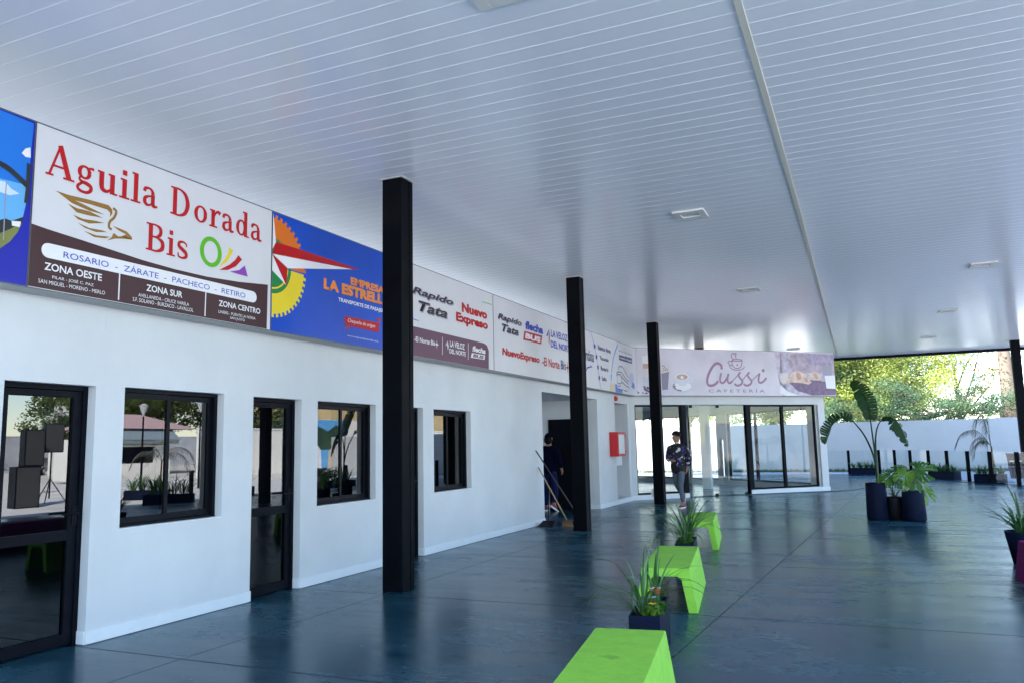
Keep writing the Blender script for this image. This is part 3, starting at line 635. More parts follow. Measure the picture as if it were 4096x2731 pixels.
# ---------------------------------------------------------------- sign row (flat printed boxes)
ART = json.loads(r'''{"T":[[1,"ROSARIO  -  ZÁRATE  -  PACHECO  -  RETIRO",[4.072,6.041,3.005,3.068],"blue_ink",0,0],[1,"ZONA OESTE",[3.922,4.416,2.882,2.941],"white_ink",0,0.02],[1,"PILAR - JOSÉ C. PAZ",[3.99,4.345,2.82,2.855],"white_ink",0,0],[1,"SAN MIGUEL - MORENO - MERLO",[3.881,4.451,2.777,2.807],"white_ink",0,0],[1,"ZONA SUR",[4.852,5.247,2.878,2.936],"white_ink",0,0.02],[1,"AVELLANEDA - CRUCE VARELA",[4.773,5.326,2.816,2.846],"white_ink",0,0],[1,"S.F. SOLANO - BURZACO - LAVALLOL",[4.719,5.379,2.77,2.803],"white_ink",0,0],[1,"ZONA CENTRO",[5.689,6.257,2.874,2.931],"white_ink",0,0.02],[1,"LINIERS - PUENTE LA NORIA",[5.688,6.189,2.807,2.835],"white_ink",0,0],[1,"SAN JUSTO",[5.839,6.04,2.763,2.795],"white_ink",0,0],[2,"EMPRESA",[7.807,8.533,3.456,3.551],"orange_ink",0,0.05],[2,"LA ESTRELLA",[7.286,8.675,3.312,3.444],"orange_ink",0,0.06],[2,"TRANSPORTE DE PASAJEROS",[7.563,8.63,3.201,3.261],"white_ink",0,0.03],[2,"Chaqueña de origen",[7.753,8.327,2.982,3.04],"white_ink",0.25,0],[2,"www.empresalaestrella.com",[7.745,8.399,2.817,2.845],"white_ink",0,0],[3,"Rapido",[9.222,10.406,3.563,3.693],"black_ink",0.28,0.03],[3,"Tata",[9.383,10.22,3.367,3.517],"black_ink",0.28,0.03],[3,"Nuevo",[10.679,11.565,3.539,3.689],"red_ink",0,0.05],[3,"Expreso",[10.491,11.589,3.334,3.517],"red_ink",0,0.05],[3,"-El Norte Bis",[9.272,9.843,2.932,3.003],"white_ink",0,0.02],[3,"LA VELOZ",[10.286,10.754,2.964,3.055],"white_ink",0,0.02],[3,"DEL NORTE",[10.267,10.79,2.868,2.938],"white_ink",0,0.02],[3,"flecha",[11.012,11.484,2.969,3.059],"white_ink",0.25,0.04],[3,"BUS",[11.024,11.422,2.882,2.935],"plum_ink",0.25,0.05],[4,"Rapido",[11.975,12.984,3.587,3.716],"black_ink",0.28,0.03],[4,"Tata",[12.124,12.842,3.422,3.557],"black_ink",0.28,0.03],[4,"flecha",[13.153,14.016,3.584,3.742],"blue_ink",0.1,0.05],[4,"BUS",[13.134,13.879,3.413,3.517],"white_ink",0.1,0.05],[4,"LA VELOZ",[14.434,15.355,3.591,3.736],"blue_ink",0,0.02],[4,"DEL NORTE",[14.407,15.587,3.385,3.523],"blue_ink",0,0.02],[4,"NuevoExpreso",[12.125,13.797,2.983,3.147],"red_ink",0.1,0.05],[4,"-El Norte",[13.936,14.855,2.989,3.159],"red_ink",0,0.02],[4,"Bis",[14.933,15.222,3.0,3.184],"navy_ink",0,0.01],[5,"Argentina",[15.875,17.067,3.239,3.573],"navy_ink",0.15,0.01],[5,"Buenos Aires",[17.384,18.383,3.641,3.752],"navy_ink",0,0.02],[5,"Tucumán",[17.495,18.173,3.417,3.511],"navy_ink",0,0.02],[5,"Rosario",[17.563,18.134,3.179,3.279],"navy_ink",0,0.02],[5,"Salta",[17.6,17.971,2.948,3.045],"navy_ink",0,0.02],[5,"Servicios y Combinaciones",[19.063,20.276,3.757,3.815],"navy_ink",0,0],[5,"a todo el país",[19.114,20.2,3.58,3.658],"white_ink",0,0.02],[6,"C A F E T E R Í A",[2.446,4.332,2.843,2.951],"mauve_ink",0,0.01]],"P":[[1,"brown_field",[[3.765,3.21],[3.936,3.198],[4.205,3.181],[4.498,3.16],[4.815,3.137],[5.161,3.126],[5.539,3.129],[5.955,3.155],[6.366,3.199],[6.36,2.723],[3.763,2.739]],"brown_ink",1],[1,"pill",[[3.95,2.978],[3.932,2.981],[3.916,2.989],[3.904,3.001],[3.896,3.017],[3.893,3.035],[3.896,3.053],[3.904,3.069],[3.916,3.081],[3.932,3.089],[3.95,3.092],[6.146,3.092],[6.164,3.089],[6.18,3.081],[6.192,3.069],[6.2,3.053],[6.203,3.035],[6.2,3.017],[6.192,3.001],[6.18,2.989],[6.164,2.981],[6.146,2.978]],"white_ink",2],[1,"petal",[[5.81,3.474],[5.858,3.452],[5.838,3.4],[5.778,3.316],[5.676,3.24],[5.756,3.343],[5.8,3.415]],"yellow_ink",2],[1,"petal",[[5.935,3.42],[5.985,3.385],[5.906,3.302],[5.801,3.244],[5.681,3.221],[5.82,3.301],[5.894,3.363]],"red_ink",2],[1,"petal",[[6.026,3.334],[6.07,3.228],[5.952,3.229],[5.823,3.233],[5.951,3.273]],"purple_ink",2],[1,"bird",[[3.981,3.514],[4.091,3.51],[4.272,3.522],[4.449,3.525],[4.485,3.497],[4.487,3.464],[4.466,3.427],[4.467,3.465],[4.439,3.485],[4.274,3.487],[4.147,3.482]],"gold_ink",2],[1,"bird",[[3.981,3.514],[4.147,3.482],[4.218,3.471],[4.416,3.436],[4.277,3.432],[4.121,3.454]],"gold_ink",2],[1,"bird",[[4.085,3.441],[4.164,3.424],[4.277,3.428],[4.402,3.405],[4.279,3.393],[4.166,3.39]],"gold_ink",2],[1,"bird",[[4.137,3.363],[4.224,3.352],[4.338,3.365],[4.419,3.367],[4.282,3.328],[4.183,3.336]],"gold_ink",2],[1,"bird",[[4.18,3.309],[4.284,3.292],[4.4,3.301],[4.448,3.296],[4.343,3.273],[4.242,3.284]],"gold_ink",2],[1,"bird",[[4.236,3.258],[4.344,3.247],[4.477,3.265],[4.433,3.242],[4.331,3.228]],"gold_ink",2],[1,"bird",[[4.495,3.364],[4.58,3.355],[4.635,3.346],[4.685,3.314],[4.691,3.288],[4.646,3.291],[4.583,3.293],[4.629,3.321],[4.558,3.336]],"gold_ink",2],[1,"bird",[[4.449,3.227],[4.492,3.266],[4.508,3.306],[4.552,3.286],[4.614,3.3],[4.691,3.29],[4.599,3.277],[4.523,3.26]],"gold_ink",2],[0,"sky",[[3.452,3.987],[3.779,3.978],[3.756,3.363],[3.725,3.173],[3.65,3.036],[3.52,2.908]],"sky_ink",1],[0,"sky",[[3.484,3.476],[3.767,3.489],[3.756,3.363],[3.725,3.173],[3.65,3.036],[3.52,2.908]],"sky_ink2",2],[0,"ground",[[3.511,3.051],[3.644,3.141],[3.735,3.212],[3.704,3.12],[3.65,3.036],[3.52,2.908]],"grass_ink",3],[0,"trees",[[3.505,3.142],[3.605,3.197],[3.652,3.191],[3.739,3.243],[3.733,3.199],[3.644,3.127],[3.512,3.039]],"dark_ink",4],[0,"house",[[3.652,3.191],[3.721,3.202],[3.714,3.159],[3.657,3.156]],"white_ink",5],[0,"cloud",[[3.698,3.719],[3.726,3.765],[3.762,3.784],[3.769,3.706],[3.73,3.699]],"white_ink",2],[0,"cloud",[[3.485,3.458],[3.588,3.466],[3.638,3.427],[3.699,3.408],[3.629,3.376],[3.49,3.383]],"cloud_ink",3],[2,"ribbon_banner",[[7.683,3.057],[8.431,3.071],[8.406,2.946],[7.7,2.95]],"red_ink",3],[2,"ribbon_banner",[[7.678,2.915],[7.805,2.944],[7.78,2.903]],"red_ink2",2],[2,"ribbon_banner",[[8.345,3.115],[8.467,3.142],[8.442,3.077]],"red_ink2",2],[2,"star",[[6.377,3.544],[6.471,3.676],[6.927,3.681],[7.97,3.673],[7.838,3.647]],"red_ink",5],[2,"star",[[6.379,3.538],[7.838,3.647],[6.667,3.43]],"white_ink",5],[2,"star",[[6.379,3.534],[6.659,3.426],[6.648,3.233],[6.528,3.387]],"red_ink",6],[2,"star",[[6.377,3.53],[6.528,3.387],[6.643,3.242],[6.377,3.362]],"white_ink",5],[2,"star",[[6.397,3.978],[6.471,3.676],[6.38,3.592]],"white_ink",6],[3,"dash",[[11.395,3.817],[11.753,3.82],[11.753,3.807],[11.395,3.803]],"green_ink",2],[3,"dash",[[8.97,3.246],[9.393,3.235],[9.393,3.223],[8.97,3.231]],"sky_ink",2],[3,"plum_field",[[8.761,3.122],[8.864,3.135],[9.282,3.136],[11.44,3.142],[11.548,3.115],[11.613,3.035],[11.6,2.712],[8.76,2.706]],"plum_ink",1],[3,"star",[[9.957,2.955],[9.905,2.946],[9.894,2.891],[9.886,2.946],[9.834,2.957],[9.886,2.966],[9.896,3.021],[9.905,2.966]],"white_ink",3],[4,"star",[[15.429,3.062],[15.336,3.04],[15.309,2.919],[15.303,3.04],[15.215,3.063],[15.306,3.085],[15.334,3.206],[15.34,3.085]],"red_ink",3],[3,"arrow",[[10.216,3.045],[10.147,2.959],[10.189,2.984]],"white_ink",3],[3,"arrow",[[10.216,3.045],[10.244,2.969],[10.226,2.9],[10.202,2.981]],"white_ink",3],[3,"bus_plate",[[10.997,2.943],[11.472,2.951],[11.445,2.877],[10.961,2.868]],"white_ink",2],[4,"bus_plate",[[13.103,3.545],[13.976,3.56],[13.91,3.389],[13.044,3.375]],"red_ink",1],[4,"arrow",[[14.343,3.745],[14.167,3.563],[14.276,3.595]],"blue_ink",2],[4,"arrow",[[14.342,3.735],[14.302,3.5],[14.323,3.404],[14.372,3.602]],"red_ink",2],[5,"route_dot","circle",[17.156,3.69,0.055],"blue_ink",3],[5,"route_dot","circle",[17.261,3.462,0.055],"blue_ink",3],[5,"route_dot","circle",[17.344,3.23,0.055],"blue_ink",3],[5,"route_dot","circle",[17.42,2.999,0.055],"blue_ink",3],[5,"pill",[[19.091,3.685],[20.279,3.704],[20.257,3.555],[19.073,3.556]],"navy_ink",1],[5,"blob",[[18.646,2.917],[18.727,2.938],[18.808,2.932],[18.851,2.846],[19.252,2.821],[19.256,2.717],[18.656,2.723]],"sky_ink3",2],[5,"blob",[[18.283,2.936],[18.354,2.95],[18.468,2.896],[18.598,2.955],[18.653,2.969],[18.639,2.726],[18.206,2.726],[18.212,2.83]],"beige_ink",2],[5,"blob",[[18.359,3.186],[18.421,3.129],[18.394,3.025],[18.337,2.957],[18.304,3.019],[18.317,3.122]],"sky_ink2",2],[5,"blob",[[20.407,3.181],[20.372,3.113],[20.295,3.056],[20.191,3.02],[20.082,3.014],[19.989,3.037],[19.929,3.084],[19.915,3.148],[19.948,3.214],[20.023,3.272],[20.125,3.308],[20.235,3.317],[20.33,3.295],[20.392,3.246]],"lilac_ink",1],[5,"blob",[[20.27,3.094],[20.394,3.046],[20.44,2.993],[20.385,2.9],[20.202,2.917],[20.107,2.956]],"sky_ink3",2],[6,"script_lettering","circle",[4.323,3.469,0.05],"mauve_ink",3],[6,"cup_drawing",[[3.44,3.574],[3.41,3.616],[3.426,3.64],[3.447,3.629],[3.47,3.644],[3.482,3.62]],"mauve_ink",3],[6,"photo_field",[[4.759,4.056],[4.985,4.061],[5.015,3.5],[5.143,2.75],[4.955,2.749],[4.79,3.497]],"photo0_ink",1],[6,"photo_field",[[4.947,4.061],[6.95,4.074],[6.88,2.769],[5.105,2.75],[4.868,3.069]],"photo1_ink",1],[6,"photo_field",[[5.326,4.063],[6.95,4.074],[6.91,3.432],[5.425,3.413],[5.217,3.658]],"photo2_ink",2],[6,"photo_field",[[5.749,4.063],[6.946,4.074],[6.919,3.653],[5.909,3.669]],"photo3_ink",3],[6,"photo_field",[[5.212,3.133],[5.486,3.228],[6.257,3.204],[6.912,3.116],[6.885,2.775],[6.024,2.767],[5.496,2.889]],"bean_ink",3],[6,"photo_field",[[4.906,3.07],[5.117,2.887],[5.524,2.766],[5.105,2.75],[4.849,2.825]],"white_ink",2],[6,"croissant",[[5.105,3.117],[5.147,3.256],[5.311,3.412],[5.507,3.476],[5.677,3.447],[5.84,3.325],[6.018,3.14],[5.897,3.083],[5.669,3.121],[5.402,3.135]],"pastry_ink",4],[6,"croissant",[[5.918,3.326],[6.044,3.436],[6.201,3.454],[6.33,3.362],[6.394,3.206],[6.218,3.204],[6.005,3.218]],"pastry_ink",4],[6,"croissant",[[5.464,3.414],[5.616,3.4],[5.681,3.261],[5.56,3.198],[5.492,3.29]],"pastry2_ink",5],[6,"croissant",[[5.76,3.293],[5.872,3.247],[5.921,3.139],[5.787,3.153]],"pastry2_ink",5],[6,"croissant",[[6.119,3.406],[6.233,3.376],[6.261,3.251],[6.147,3.281]],"pastry2_ink",5],[6,"cup",[[6.513,3.339],[6.911,3.362],[6.89,2.958],[6.55,2.972]],"white_ink",5],[6,"jar",[[6.461,3.64],[6.811,3.652],[6.784,3.36],[6.447,3.357]],"steel_ink",4],[6,"glass",[[4.895,3.406],[5.217,3.426],[5.156,3.133],[4.981,3.07],[4.897,3.192]],"cream_ink",3],[6,"latte",[[0.391,3.708],[0.668,3.713],[0.64,3.153],[0.419,3.151]],"glass_ink",2],[6,"latte",[[0.391,3.794],[0.543,3.834],[0.69,3.814],[0.679,3.604],[0.402,3.599]],"white_ink",3],[6,"latte",[[0.402,3.599],[0.679,3.604],[0.673,3.469],[0.415,3.465]],"caramel_ink",3],[6,"latte",[[0.418,3.465],[0.673,3.469],[0.661,3.233],[0.429,3.231]],"cream_ink",3],[6,"latte",[[0.649,3.139],[0.636,3.119],[0.601,3.103],[0.551,3.094],[0.496,3.093],[0.447,3.101],[0.413,3.117],[0.402,3.137],[0.415,3.157],[0.45,3.173],[0.5,3.182],[0.555,3.183],[0.604,3.174],[0.638,3.159]],"glass_ink",3],[6,"mocha",[[0.965,3.386],[1.217,3.442],[1.148,2.913],[0.972,2.898]],"mocha_ink",2],[6,"mocha",[[0.974,3.554],[1.075,3.596],[1.188,3.519],[1.234,3.448],[1.214,3.395],[0.962,3.343]],"cream_ink",3],[6,"mocha",[[1.0,3.563],[1.044,3.569],[1.046,3.543],[1.006,3.543]],"bean_ink",4],[6,"mocha",[[1.049,3.535],[1.092,3.541],[1.094,3.515],[1.054,3.515]],"bean_ink",4],[6,"mocha",[[1.023,3.482],[1.066,3.489],[1.068,3.463],[1.028,3.462]],"bean_ink",4],[6,"mocha",[[1.096,3.483],[1.139,3.49],[1.141,3.464],[1.101,3.463]],"bean_ink",4],[6,"mocha",[[1.067,3.44],[1.111,3.446],[1.112,3.42],[1.073,3.419]],"bean_ink",4],[6,"mocha",[[1.134,3.449],[1.178,3.456],[1.18,3.43],[1.14,3.429]],"bean_ink",4],[6,"mocha",[[0.993,3.424],[1.037,3.431],[1.039,3.405],[0.999,3.404]],"bean_ink",4],[6,"mocha",[[0.972,2.904],[1.155,2.913],[1.148,2.784],[0.982,2.769]],"glass_ink",2],[6,"saucer",[[1.951,2.996],[1.936,2.952],[1.9,2.911],[1.844,2.876],[1.772,2.849],[1.69,2.832],[1.602,2.826],[1.515,2.831],[1.435,2.847],[1.367,2.874],[1.316,2.908],[1.285,2.948],[1.276,2.991],[1.289,3.035],[1.325,3.075],[1.38,3.111],[1.451,3.138],[1.533,3.155],[1.62,3.162],[1.707,3.157],[1.788,3.141],[1.857,3.115],[1.91,3.081],[1.941,3.04]],"glass_ink",2],[6,"saucer",[[1.897,3.004],[1.885,2.973],[1.855,2.943],[1.808,2.917],[1.748,2.898],[1.679,2.885],[1.605,2.881],[1.532,2.884],[1.465,2.896],[1.408,2.915],[1.364,2.94],[1.338,2.969],[1.33,3.0],[1.341,3.032],[1.37,3.061],[1.416,3.087],[1.476,3.107],[1.545,3.119],[1.618,3.124],[1.691,3.121],[1.759,3.109],[1.817,3.09],[1.862,3.065],[1.889,3.036]],"white_ink",3],[6,"cup",[[1.388,3.261],[1.834,3.266],[1.806,3.135],[1.725,3.032],[1.612,3.002],[1.496,3.031],[1.407,3.131]],"cup_ink",4],[6,"cup",[[1.834,3.263],[1.824,3.238],[1.801,3.215],[1.764,3.194],[1.717,3.179],[1.662,3.169],[1.604,3.165],[1.547,3.168],[1.494,3.177],[1.449,3.191],[1.415,3.211],[1.394,3.234],[1.387,3.258],[1.396,3.283],[1.42,3.306],[1.456,3.327],[1.503,3.343],[1.557,3.353],[1.615,3.357],[1.672,3.354],[1.726,3.345],[1.771,3.331],[1.806,3.311],[1.827,3.288]],"white_ink",5],[6,"cup",[[1.792,3.257],[1.785,3.238],[1.766,3.22],[1.736,3.205],[1.697,3.193],[1.653,3.185],[1.605,3.182],[1.558,3.184],[1.515,3.191],[1.478,3.202],[1.45,3.217],[1.433,3.234],[1.427,3.253],[1.435,3.272],[1.454,3.289],[1.483,3.305],[1.521,3.317],[1.566,3.325],[1.613,3.328],[1.66,3.326],[1.704,3.319],[1.741,3.308],[1.77,3.293],[1.787,3.276]],"caramel_ink",6],[6,"cup",[[1.548,3.243],[1.605,3.301],[1.638,3.279],[1.675,3.227],[1.613,3.197]],"white_ink",7],[6,"beans",[[0.548,2.873],[0.538,2.857],[0.515,2.85],[0.492,2.857],[0.483,2.873],[0.493,2.889],[0.517,2.896],[0.539,2.889]],"bean_ink",5],[6,"beans",[[0.506,2.882],[0.496,2.866],[0.473,2.859],[0.45,2.865],[0.441,2.881],[0.452,2.898],[0.475,2.904],[0.497,2.898]],"bean_ink",5],[6,"beans",[[0.623,2.878],[0.613,2.862],[0.59,2.855],[0.567,2.861],[0.558,2.877],[0.569,2.893],[0.592,2.9],[0.615,2.894]],"bean_ink",5],[6,"beans",[[0.683,2.981],[0.672,2.965],[0.649,2.958],[0.626,2.965],[0.617,2.981],[0.628,2.997],[0.651,3.004],[0.674,2.998]],"bean_ink",5],[6,"beans",[[0.555,2.966],[0.545,2.95],[0.521,2.943],[0.499,2.95],[0.49,2.966],[0.5,2.982],[0.524,2.989],[0.546,2.982]],"bean_ink",5],[6,"beans",[[0.481,2.924],[0.471,2.908],[0.448,2.901],[0.425,2.908],[0.416,2.924],[0.426,2.94],[0.45,2.947],[0.472,2.94]],"bean_ink",5],[6,"beans",[[0.564,2.877],[0.553,2.861],[0.53,2.854],[0.507,2.86],[0.499,2.876],[0.509,2.893],[0.532,2.899],[0.555,2.893]],"bean_ink",5],[6,"beans",[[0.626,3.038],[0.616,3.022],[0.592,3.015],[0.57,3.021],[0.561,3.037],[0.571,3.054],[0.595,3.06],[0.617,3.054]],"bean_ink",5],[6,"beans",[[0.566,2.96],[0.556,2.944],[0.533,2.937],[0.51,2.943],[0.501,2.959],[0.512,2.976],[0.535,2.982],[0.558,2.976]],"bean_ink",5],[6,"beans",[[0.498,2.806],[0.488,2.79],[0.464,2.783],[0.442,2.79],[0.433,2.806],[0.443,2.822],[0.466,2.829],[0.489,2.822]],"bean_ink",5],[6,"beans",[[0.574,2.933],[0.564,2.917],[0.54,2.911],[0.518,2.917],[0.509,2.933],[0.519,2.949],[0.543,2.956],[0.565,2.95]],"bean_ink",5],[6,"beans",[[0.451,2.983],[0.441,2.967],[0.417,2.96],[0.395,2.966],[0.386,2.982],[0.396,2.999],[0.42,3.005],[0.442,2.999]],"bean_ink",5],[6,"beans",[[0.494,2.912],[0.484,2.896],[0.46,2.889],[0.438,2.895],[0.429,2.911],[0.439,2.927],[0.462,2.934],[0.485,2.928]],"bean_ink",5],[6,"beans",[[0.51,2.904],[0.5,2.888],[0.477,2.881],[0.454,2.888],[0.445,2.904],[0.456,2.92],[0.479,2.927],[0.501,2.92]],"bean_ink",5],[6,"beans",[[0.706,2.975],[0.695,2.959],[0.672,2.952],[0.649,2.958],[0.64,2.974],[0.651,2.991],[0.674,2.997],[0.697,2.991]],"bean_ink",5],[6,"beans",[[0.479,2.93],[0.469,2.913],[0.446,2.907],[0.423,2.913],[0.414,2.929],[0.425,2.945],[0.448,2.952],[0.471,2.946]],"bean_ink",5],[6,"beans",[[0.642,2.967],[0.632,2.951],[0.609,2.944],[0.586,2.95],[0.577,2.967],[0.587,2.983],[0.611,2.99],[0.634,2.983]],"bean_ink",5],[6,"beans",[[0.674,3.015],[0.663,2.999],[0.64,2.992],[0.617,2.999],[0.608,3.015],[0.619,3.031],[0.642,3.038],[0.665,3.031]],"bean_ink",5],[6,"beans",[[0.46,2.914],[0.449,2.898],[0.426,2.891],[0.403,2.898],[0.395,2.914],[0.405,2.93],[0.428,2.937],[0.451,2.93]],"bean_ink",5],[6,"beans",[[0.476,2.959],[0.466,2.943],[0.442,2.936],[0.42,2.943],[0.411,2.959],[0.421,2.975],[0.445,2.982],[0.467,2.975]],"bean_ink",5],[6,"beans",[[0.582,2.853],[0.572,2.836],[0.548,2.83],[0.526,2.836],[0.517,2.852],[0.527,2.868],[0.55,2.875],[0.573,2.869]],"bean_ink",5],[6,"beans",[[0.557,2.932],[0.547,2.916],[0.524,2.909],[0.501,2.916],[0.492,2.932],[0.503,2.948],[0.526,2.955],[0.549,2.948]],"bean_ink",5],[6,"beans",[[0.659,2.879],[0.649,2.862],[0.625,2.856],[0.602,2.862],[0.594,2.878],[0.604,2.894],[0.627,2.901],[0.65,2.895]],"bean_ink",5],[6,"beans",[[0.522,2.813],[0.512,2.797],[0.488,2.79],[0.466,2.797],[0.457,2.813],[0.467,2.829],[0.49,2.836],[0.513,2.829]],"bean_ink",5],[6,"beans",[[0.27,2.824],[0.261,2.81],[0.24,2.804],[0.22,2.81],[0.212,2.824],[0.221,2.838],[0.242,2.843],[0.262,2.838]],"bean_ink",6],[6,"beans",[[0.399,2.819],[0.39,2.805],[0.369,2.799],[0.349,2.804],[0.341,2.818],[0.35,2.832],[0.371,2.838],[0.391,2.833]],"bean_ink",6],[6,"beans",[[0.22,2.852],[0.211,2.838],[0.19,2.832],[0.17,2.838],[0.162,2.852],[0.171,2.866],[0.192,2.872],[0.212,2.866]],"bean_ink",6],[6,"beans",[[1.376,3.044],[1.366,3.03],[1.344,3.024],[1.323,3.03],[1.315,3.044],[1.325,3.058],[1.347,3.064],[1.368,3.058]],"bean_ink",6],[6,"beans",[[1.403,3.001],[1.394,2.987],[1.372,2.981],[1.351,2.986],[1.343,3.001],[1.353,3.015],[1.374,3.021],[1.395,3.015]],"bean_ink",6],[6,"beans",[[1.388,2.958],[1.378,2.943],[1.356,2.937],[1.335,2.943],[1.327,2.957],[1.337,2.972],[1.358,2.978],[1.379,2.972]],"bean_ink",6],[6,"beans",[[1.426,2.929],[1.417,2.915],[1.395,2.909],[1.374,2.914],[1.366,2.929],[1.375,2.943],[1.397,2.949],[1.418,2.943]],"bean_ink",6],[6,"beans",[[1.485,2.9],[1.475,2.886],[1.454,2.88],[1.433,2.886],[1.425,2.9],[1.434,2.914],[1.456,2.92],[1.477,2.915]],"bean_ink",6],[6,"beans",[[1.535,2.892],[1.525,2.878],[1.504,2.872],[1.482,2.877],[1.474,2.892],[1.484,2.906],[1.506,2.912],[1.527,2.906]],"bean_ink",6],[6,"beans",[[1.578,2.883],[1.568,2.869],[1.547,2.863],[1.526,2.869],[1.518,2.883],[1.527,2.898],[1.549,2.904],[1.57,2.898]],"bean_ink",6],[6,"beans",[[1.356,2.992],[1.346,2.978],[1.325,2.972],[1.304,2.977],[1.296,2.992],[1.305,3.006],[1.327,3.012],[1.348,3.006]],"bean_ink",6]],"RB":[[1,"divider",[[4.583,2.978],[4.582,2.756]],0.012,"white_ink",2],[1,"divider",[[5.525,2.977],[5.522,2.752]],0.012,"white_ink",2],[1,"bird",[[4.492,3.512],[4.524,3.491],[4.506,3.435],[4.468,3.391],[4.461,3.342],[4.489,3.33]],0.022,"gold_ink",2],[0,"arch",[[3.499,3.593],[3.594,3.569],[3.68,3.524],[3.749,3.478]],0.03,"dark_ink",5],[0,"arch",[[3.498,3.608],[3.598,3.589],[3.685,3.543],[3.754,3.5]],0.012,"dark_ink",5],[0,"pole",[[3.597,3.474],[3.597,3.319],[3.601,3.037]],0.008,"steel_ink",5],[0,"pole",[[3.757,3.658],[3.757,3.461],[3.751,3.35]],0.03,"dark_ink",5],[3,"divider",[[10.063,3.083],[10.058,2.826]],0.012,"white_ink",2],[3,"divider",[[10.882,3.083],[10.874,2.826]],0.012,"white_ink",2],[5,"swoosh",[[16.241,3.028],[16.471,3.073],[16.595,3.158],[16.773,3.191],[16.822,3.228],[16.878,3.198],[16.915,3.212]],0.03,"blue_ink",2],[5,"route_line",[[16.911,4.019],[17.156,3.69],[17.261,3.462],[17.344,3.23],[17.42,2.999],[17.484,2.734]],0.018,"sky_ink",2],[5,"curve",[[18.994,3.923],[18.953,3.886],[18.75,3.718],[18.565,3.523],[18.452,3.317],[18.401,3.189]],0.04,"sky_ink",2],[5,"bus_drawing",[[18.92,3.228],[18.957,3.315],[19.069,3.387],[19.201,3.403],[19.367,3.385],[19.583,3.288],[19.838,3.165]],0.022,"navy_ink",4],[5,"bus_drawing",[[18.903,3.235],[19.126,3.262],[19.272,3.243],[19.561,3.135],[19.856,3.067]],0.022,"navy_ink",4],[5,"bus_drawing",[[18.883,3.225],[18.833,2.981],[19.049,2.963],[19.258,3.005],[19.535,2.95],[19.861,2.914]],0.022,"navy_ink",4],[5,"bus_drawing",[[18.894,3.173],[19.117,3.195],[19.168,3.161],[19.259,3.008]],0.022,"navy_ink",4],[5,"bus_drawing",[[19.187,3.163],[19.55,3.058],[19.845,2.996]],0.022,"navy_ink",4],[5,"bus_drawing",[[18.824,2.918],[18.85,2.836],[19.327,2.82]],0.022,"navy_ink",4],[5,"bus_drawing",[[19.401,2.813],[19.689,2.812]],0.022,"navy_ink",4],[5,"bus_drawing",[[19.874,2.921],[19.87,2.838]],0.022,"navy_ink",4],[5,"bus_drawing",[[18.799,3.135],[18.798,3.208],[18.865,3.228]],0.022,"navy_ink",4],[5,"bus_drawing",[[18.893,2.89],[19.04,2.897],[19.137,2.936]],0.022,"navy_ink",4],[6,"script_lettering",[[2.911,3.483],[2.907,3.584],[2.805,3.648],[2.68,3.61],[2.529,3.436],[2.438,3.258],[2.415,3.11],[2.479,3.032],[2.608,3.038],[2.717,3.098],[2.78,3.158]],0.075,"mauve_ink",3],[6,"script_lettering",[[2.893,3.382],[2.84,3.218],[2.869,3.114],[2.964,3.121],[3.079,3.25],[3.133,3.37]],0.06,"mauve_ink",3],[6,"script_lettering",[[3.133,3.37],[3.086,3.19],[3.14,3.101],[3.25,3.153]],0.06,"mauve_ink",3],[6,"script_lettering",[[3.25,3.153],[3.46,3.344],[3.528,3.404]],0.03,"mauve_ink",3],[6,"script_lettering",[[3.536,3.414],[3.466,3.329],[3.517,3.245],[3.59,3.156],[3.519,3.06],[3.388,3.038],[3.313,3.088]],0.06,"mauve_ink",3],[6,"script_lettering",[[3.554,3.15],[3.748,3.347],[3.833,3.417]],0.03,"mauve_ink",3],[6,"script_lettering",[[3.84,3.417],[3.772,3.332],[3.828,3.248],[3.901,3.159],[3.829,3.062],[3.69,3.04],[3.621,3.09]],0.06,"mauve_ink",3],[6,"script_lettering",[[3.879,3.153],[4.072,3.305],[4.196,3.392]],0.03,"mauve_ink",3],[6,"script_lettering",[[4.196,3.392],[4.139,3.215],[4.176,3.119],[4.3,3.156],[4.418,3.264]],0.06,"mauve_ink",3],[6,"cup_drawing",[[3.272,3.731],[3.281,3.611],[3.358,3.531],[3.436,3.52],[3.516,3.534],[3.586,3.607],[3.617,3.746]],0.028,"mauve_ink",3],[6,"cup_drawing",[[3.617,3.746],[3.603,3.736],[3.565,3.726],[3.509,3.719],[3.443,3.716],[3.377,3.717],[3.321,3.722],[3.285,3.73],[3.272,3.74],[3.286,3.75],[3.324,3.76],[3.38,3.767],[3.446,3.77],[3.512,3.769],[3.568,3.765],[3.605,3.756],[3.617,3.746]],0.028,"mauve_ink",3],[6,"cup_drawing",[[3.27,3.71],[3.181,3.708],[3.136,3.678],[3.175,3.618],[3.28,3.59]],0.028,"mauve_ink",3],[6,"cup_drawing",[[3.176,3.588],[3.229,3.52],[3.333,3.477],[3.468,3.47],[3.615,3.502],[3.684,3.566]],0.028,"mauve_ink",3],[6,"cup_drawing",[[3.352,3.762],[3.271,3.821],[3.268,3.896],[3.322,3.939],[3.362,3.904],[3.394,3.944],[3.427,3.915],[3.394,3.845],[3.437,3.794]],0.028,"mauve_ink",3],[6,"cup",[[1.818,3.222],[1.907,3.238],[1.952,3.194],[1.915,3.141],[1.805,3.129]],0.05,"cup_ink",5]]}''')
def FW_sign(u, d, z): return (0.235 - d, u, z)
def FC_sign(u, d, z):
    p = CO + CD * u + CN * (0.235 - d); return (p.x, p.y, z)
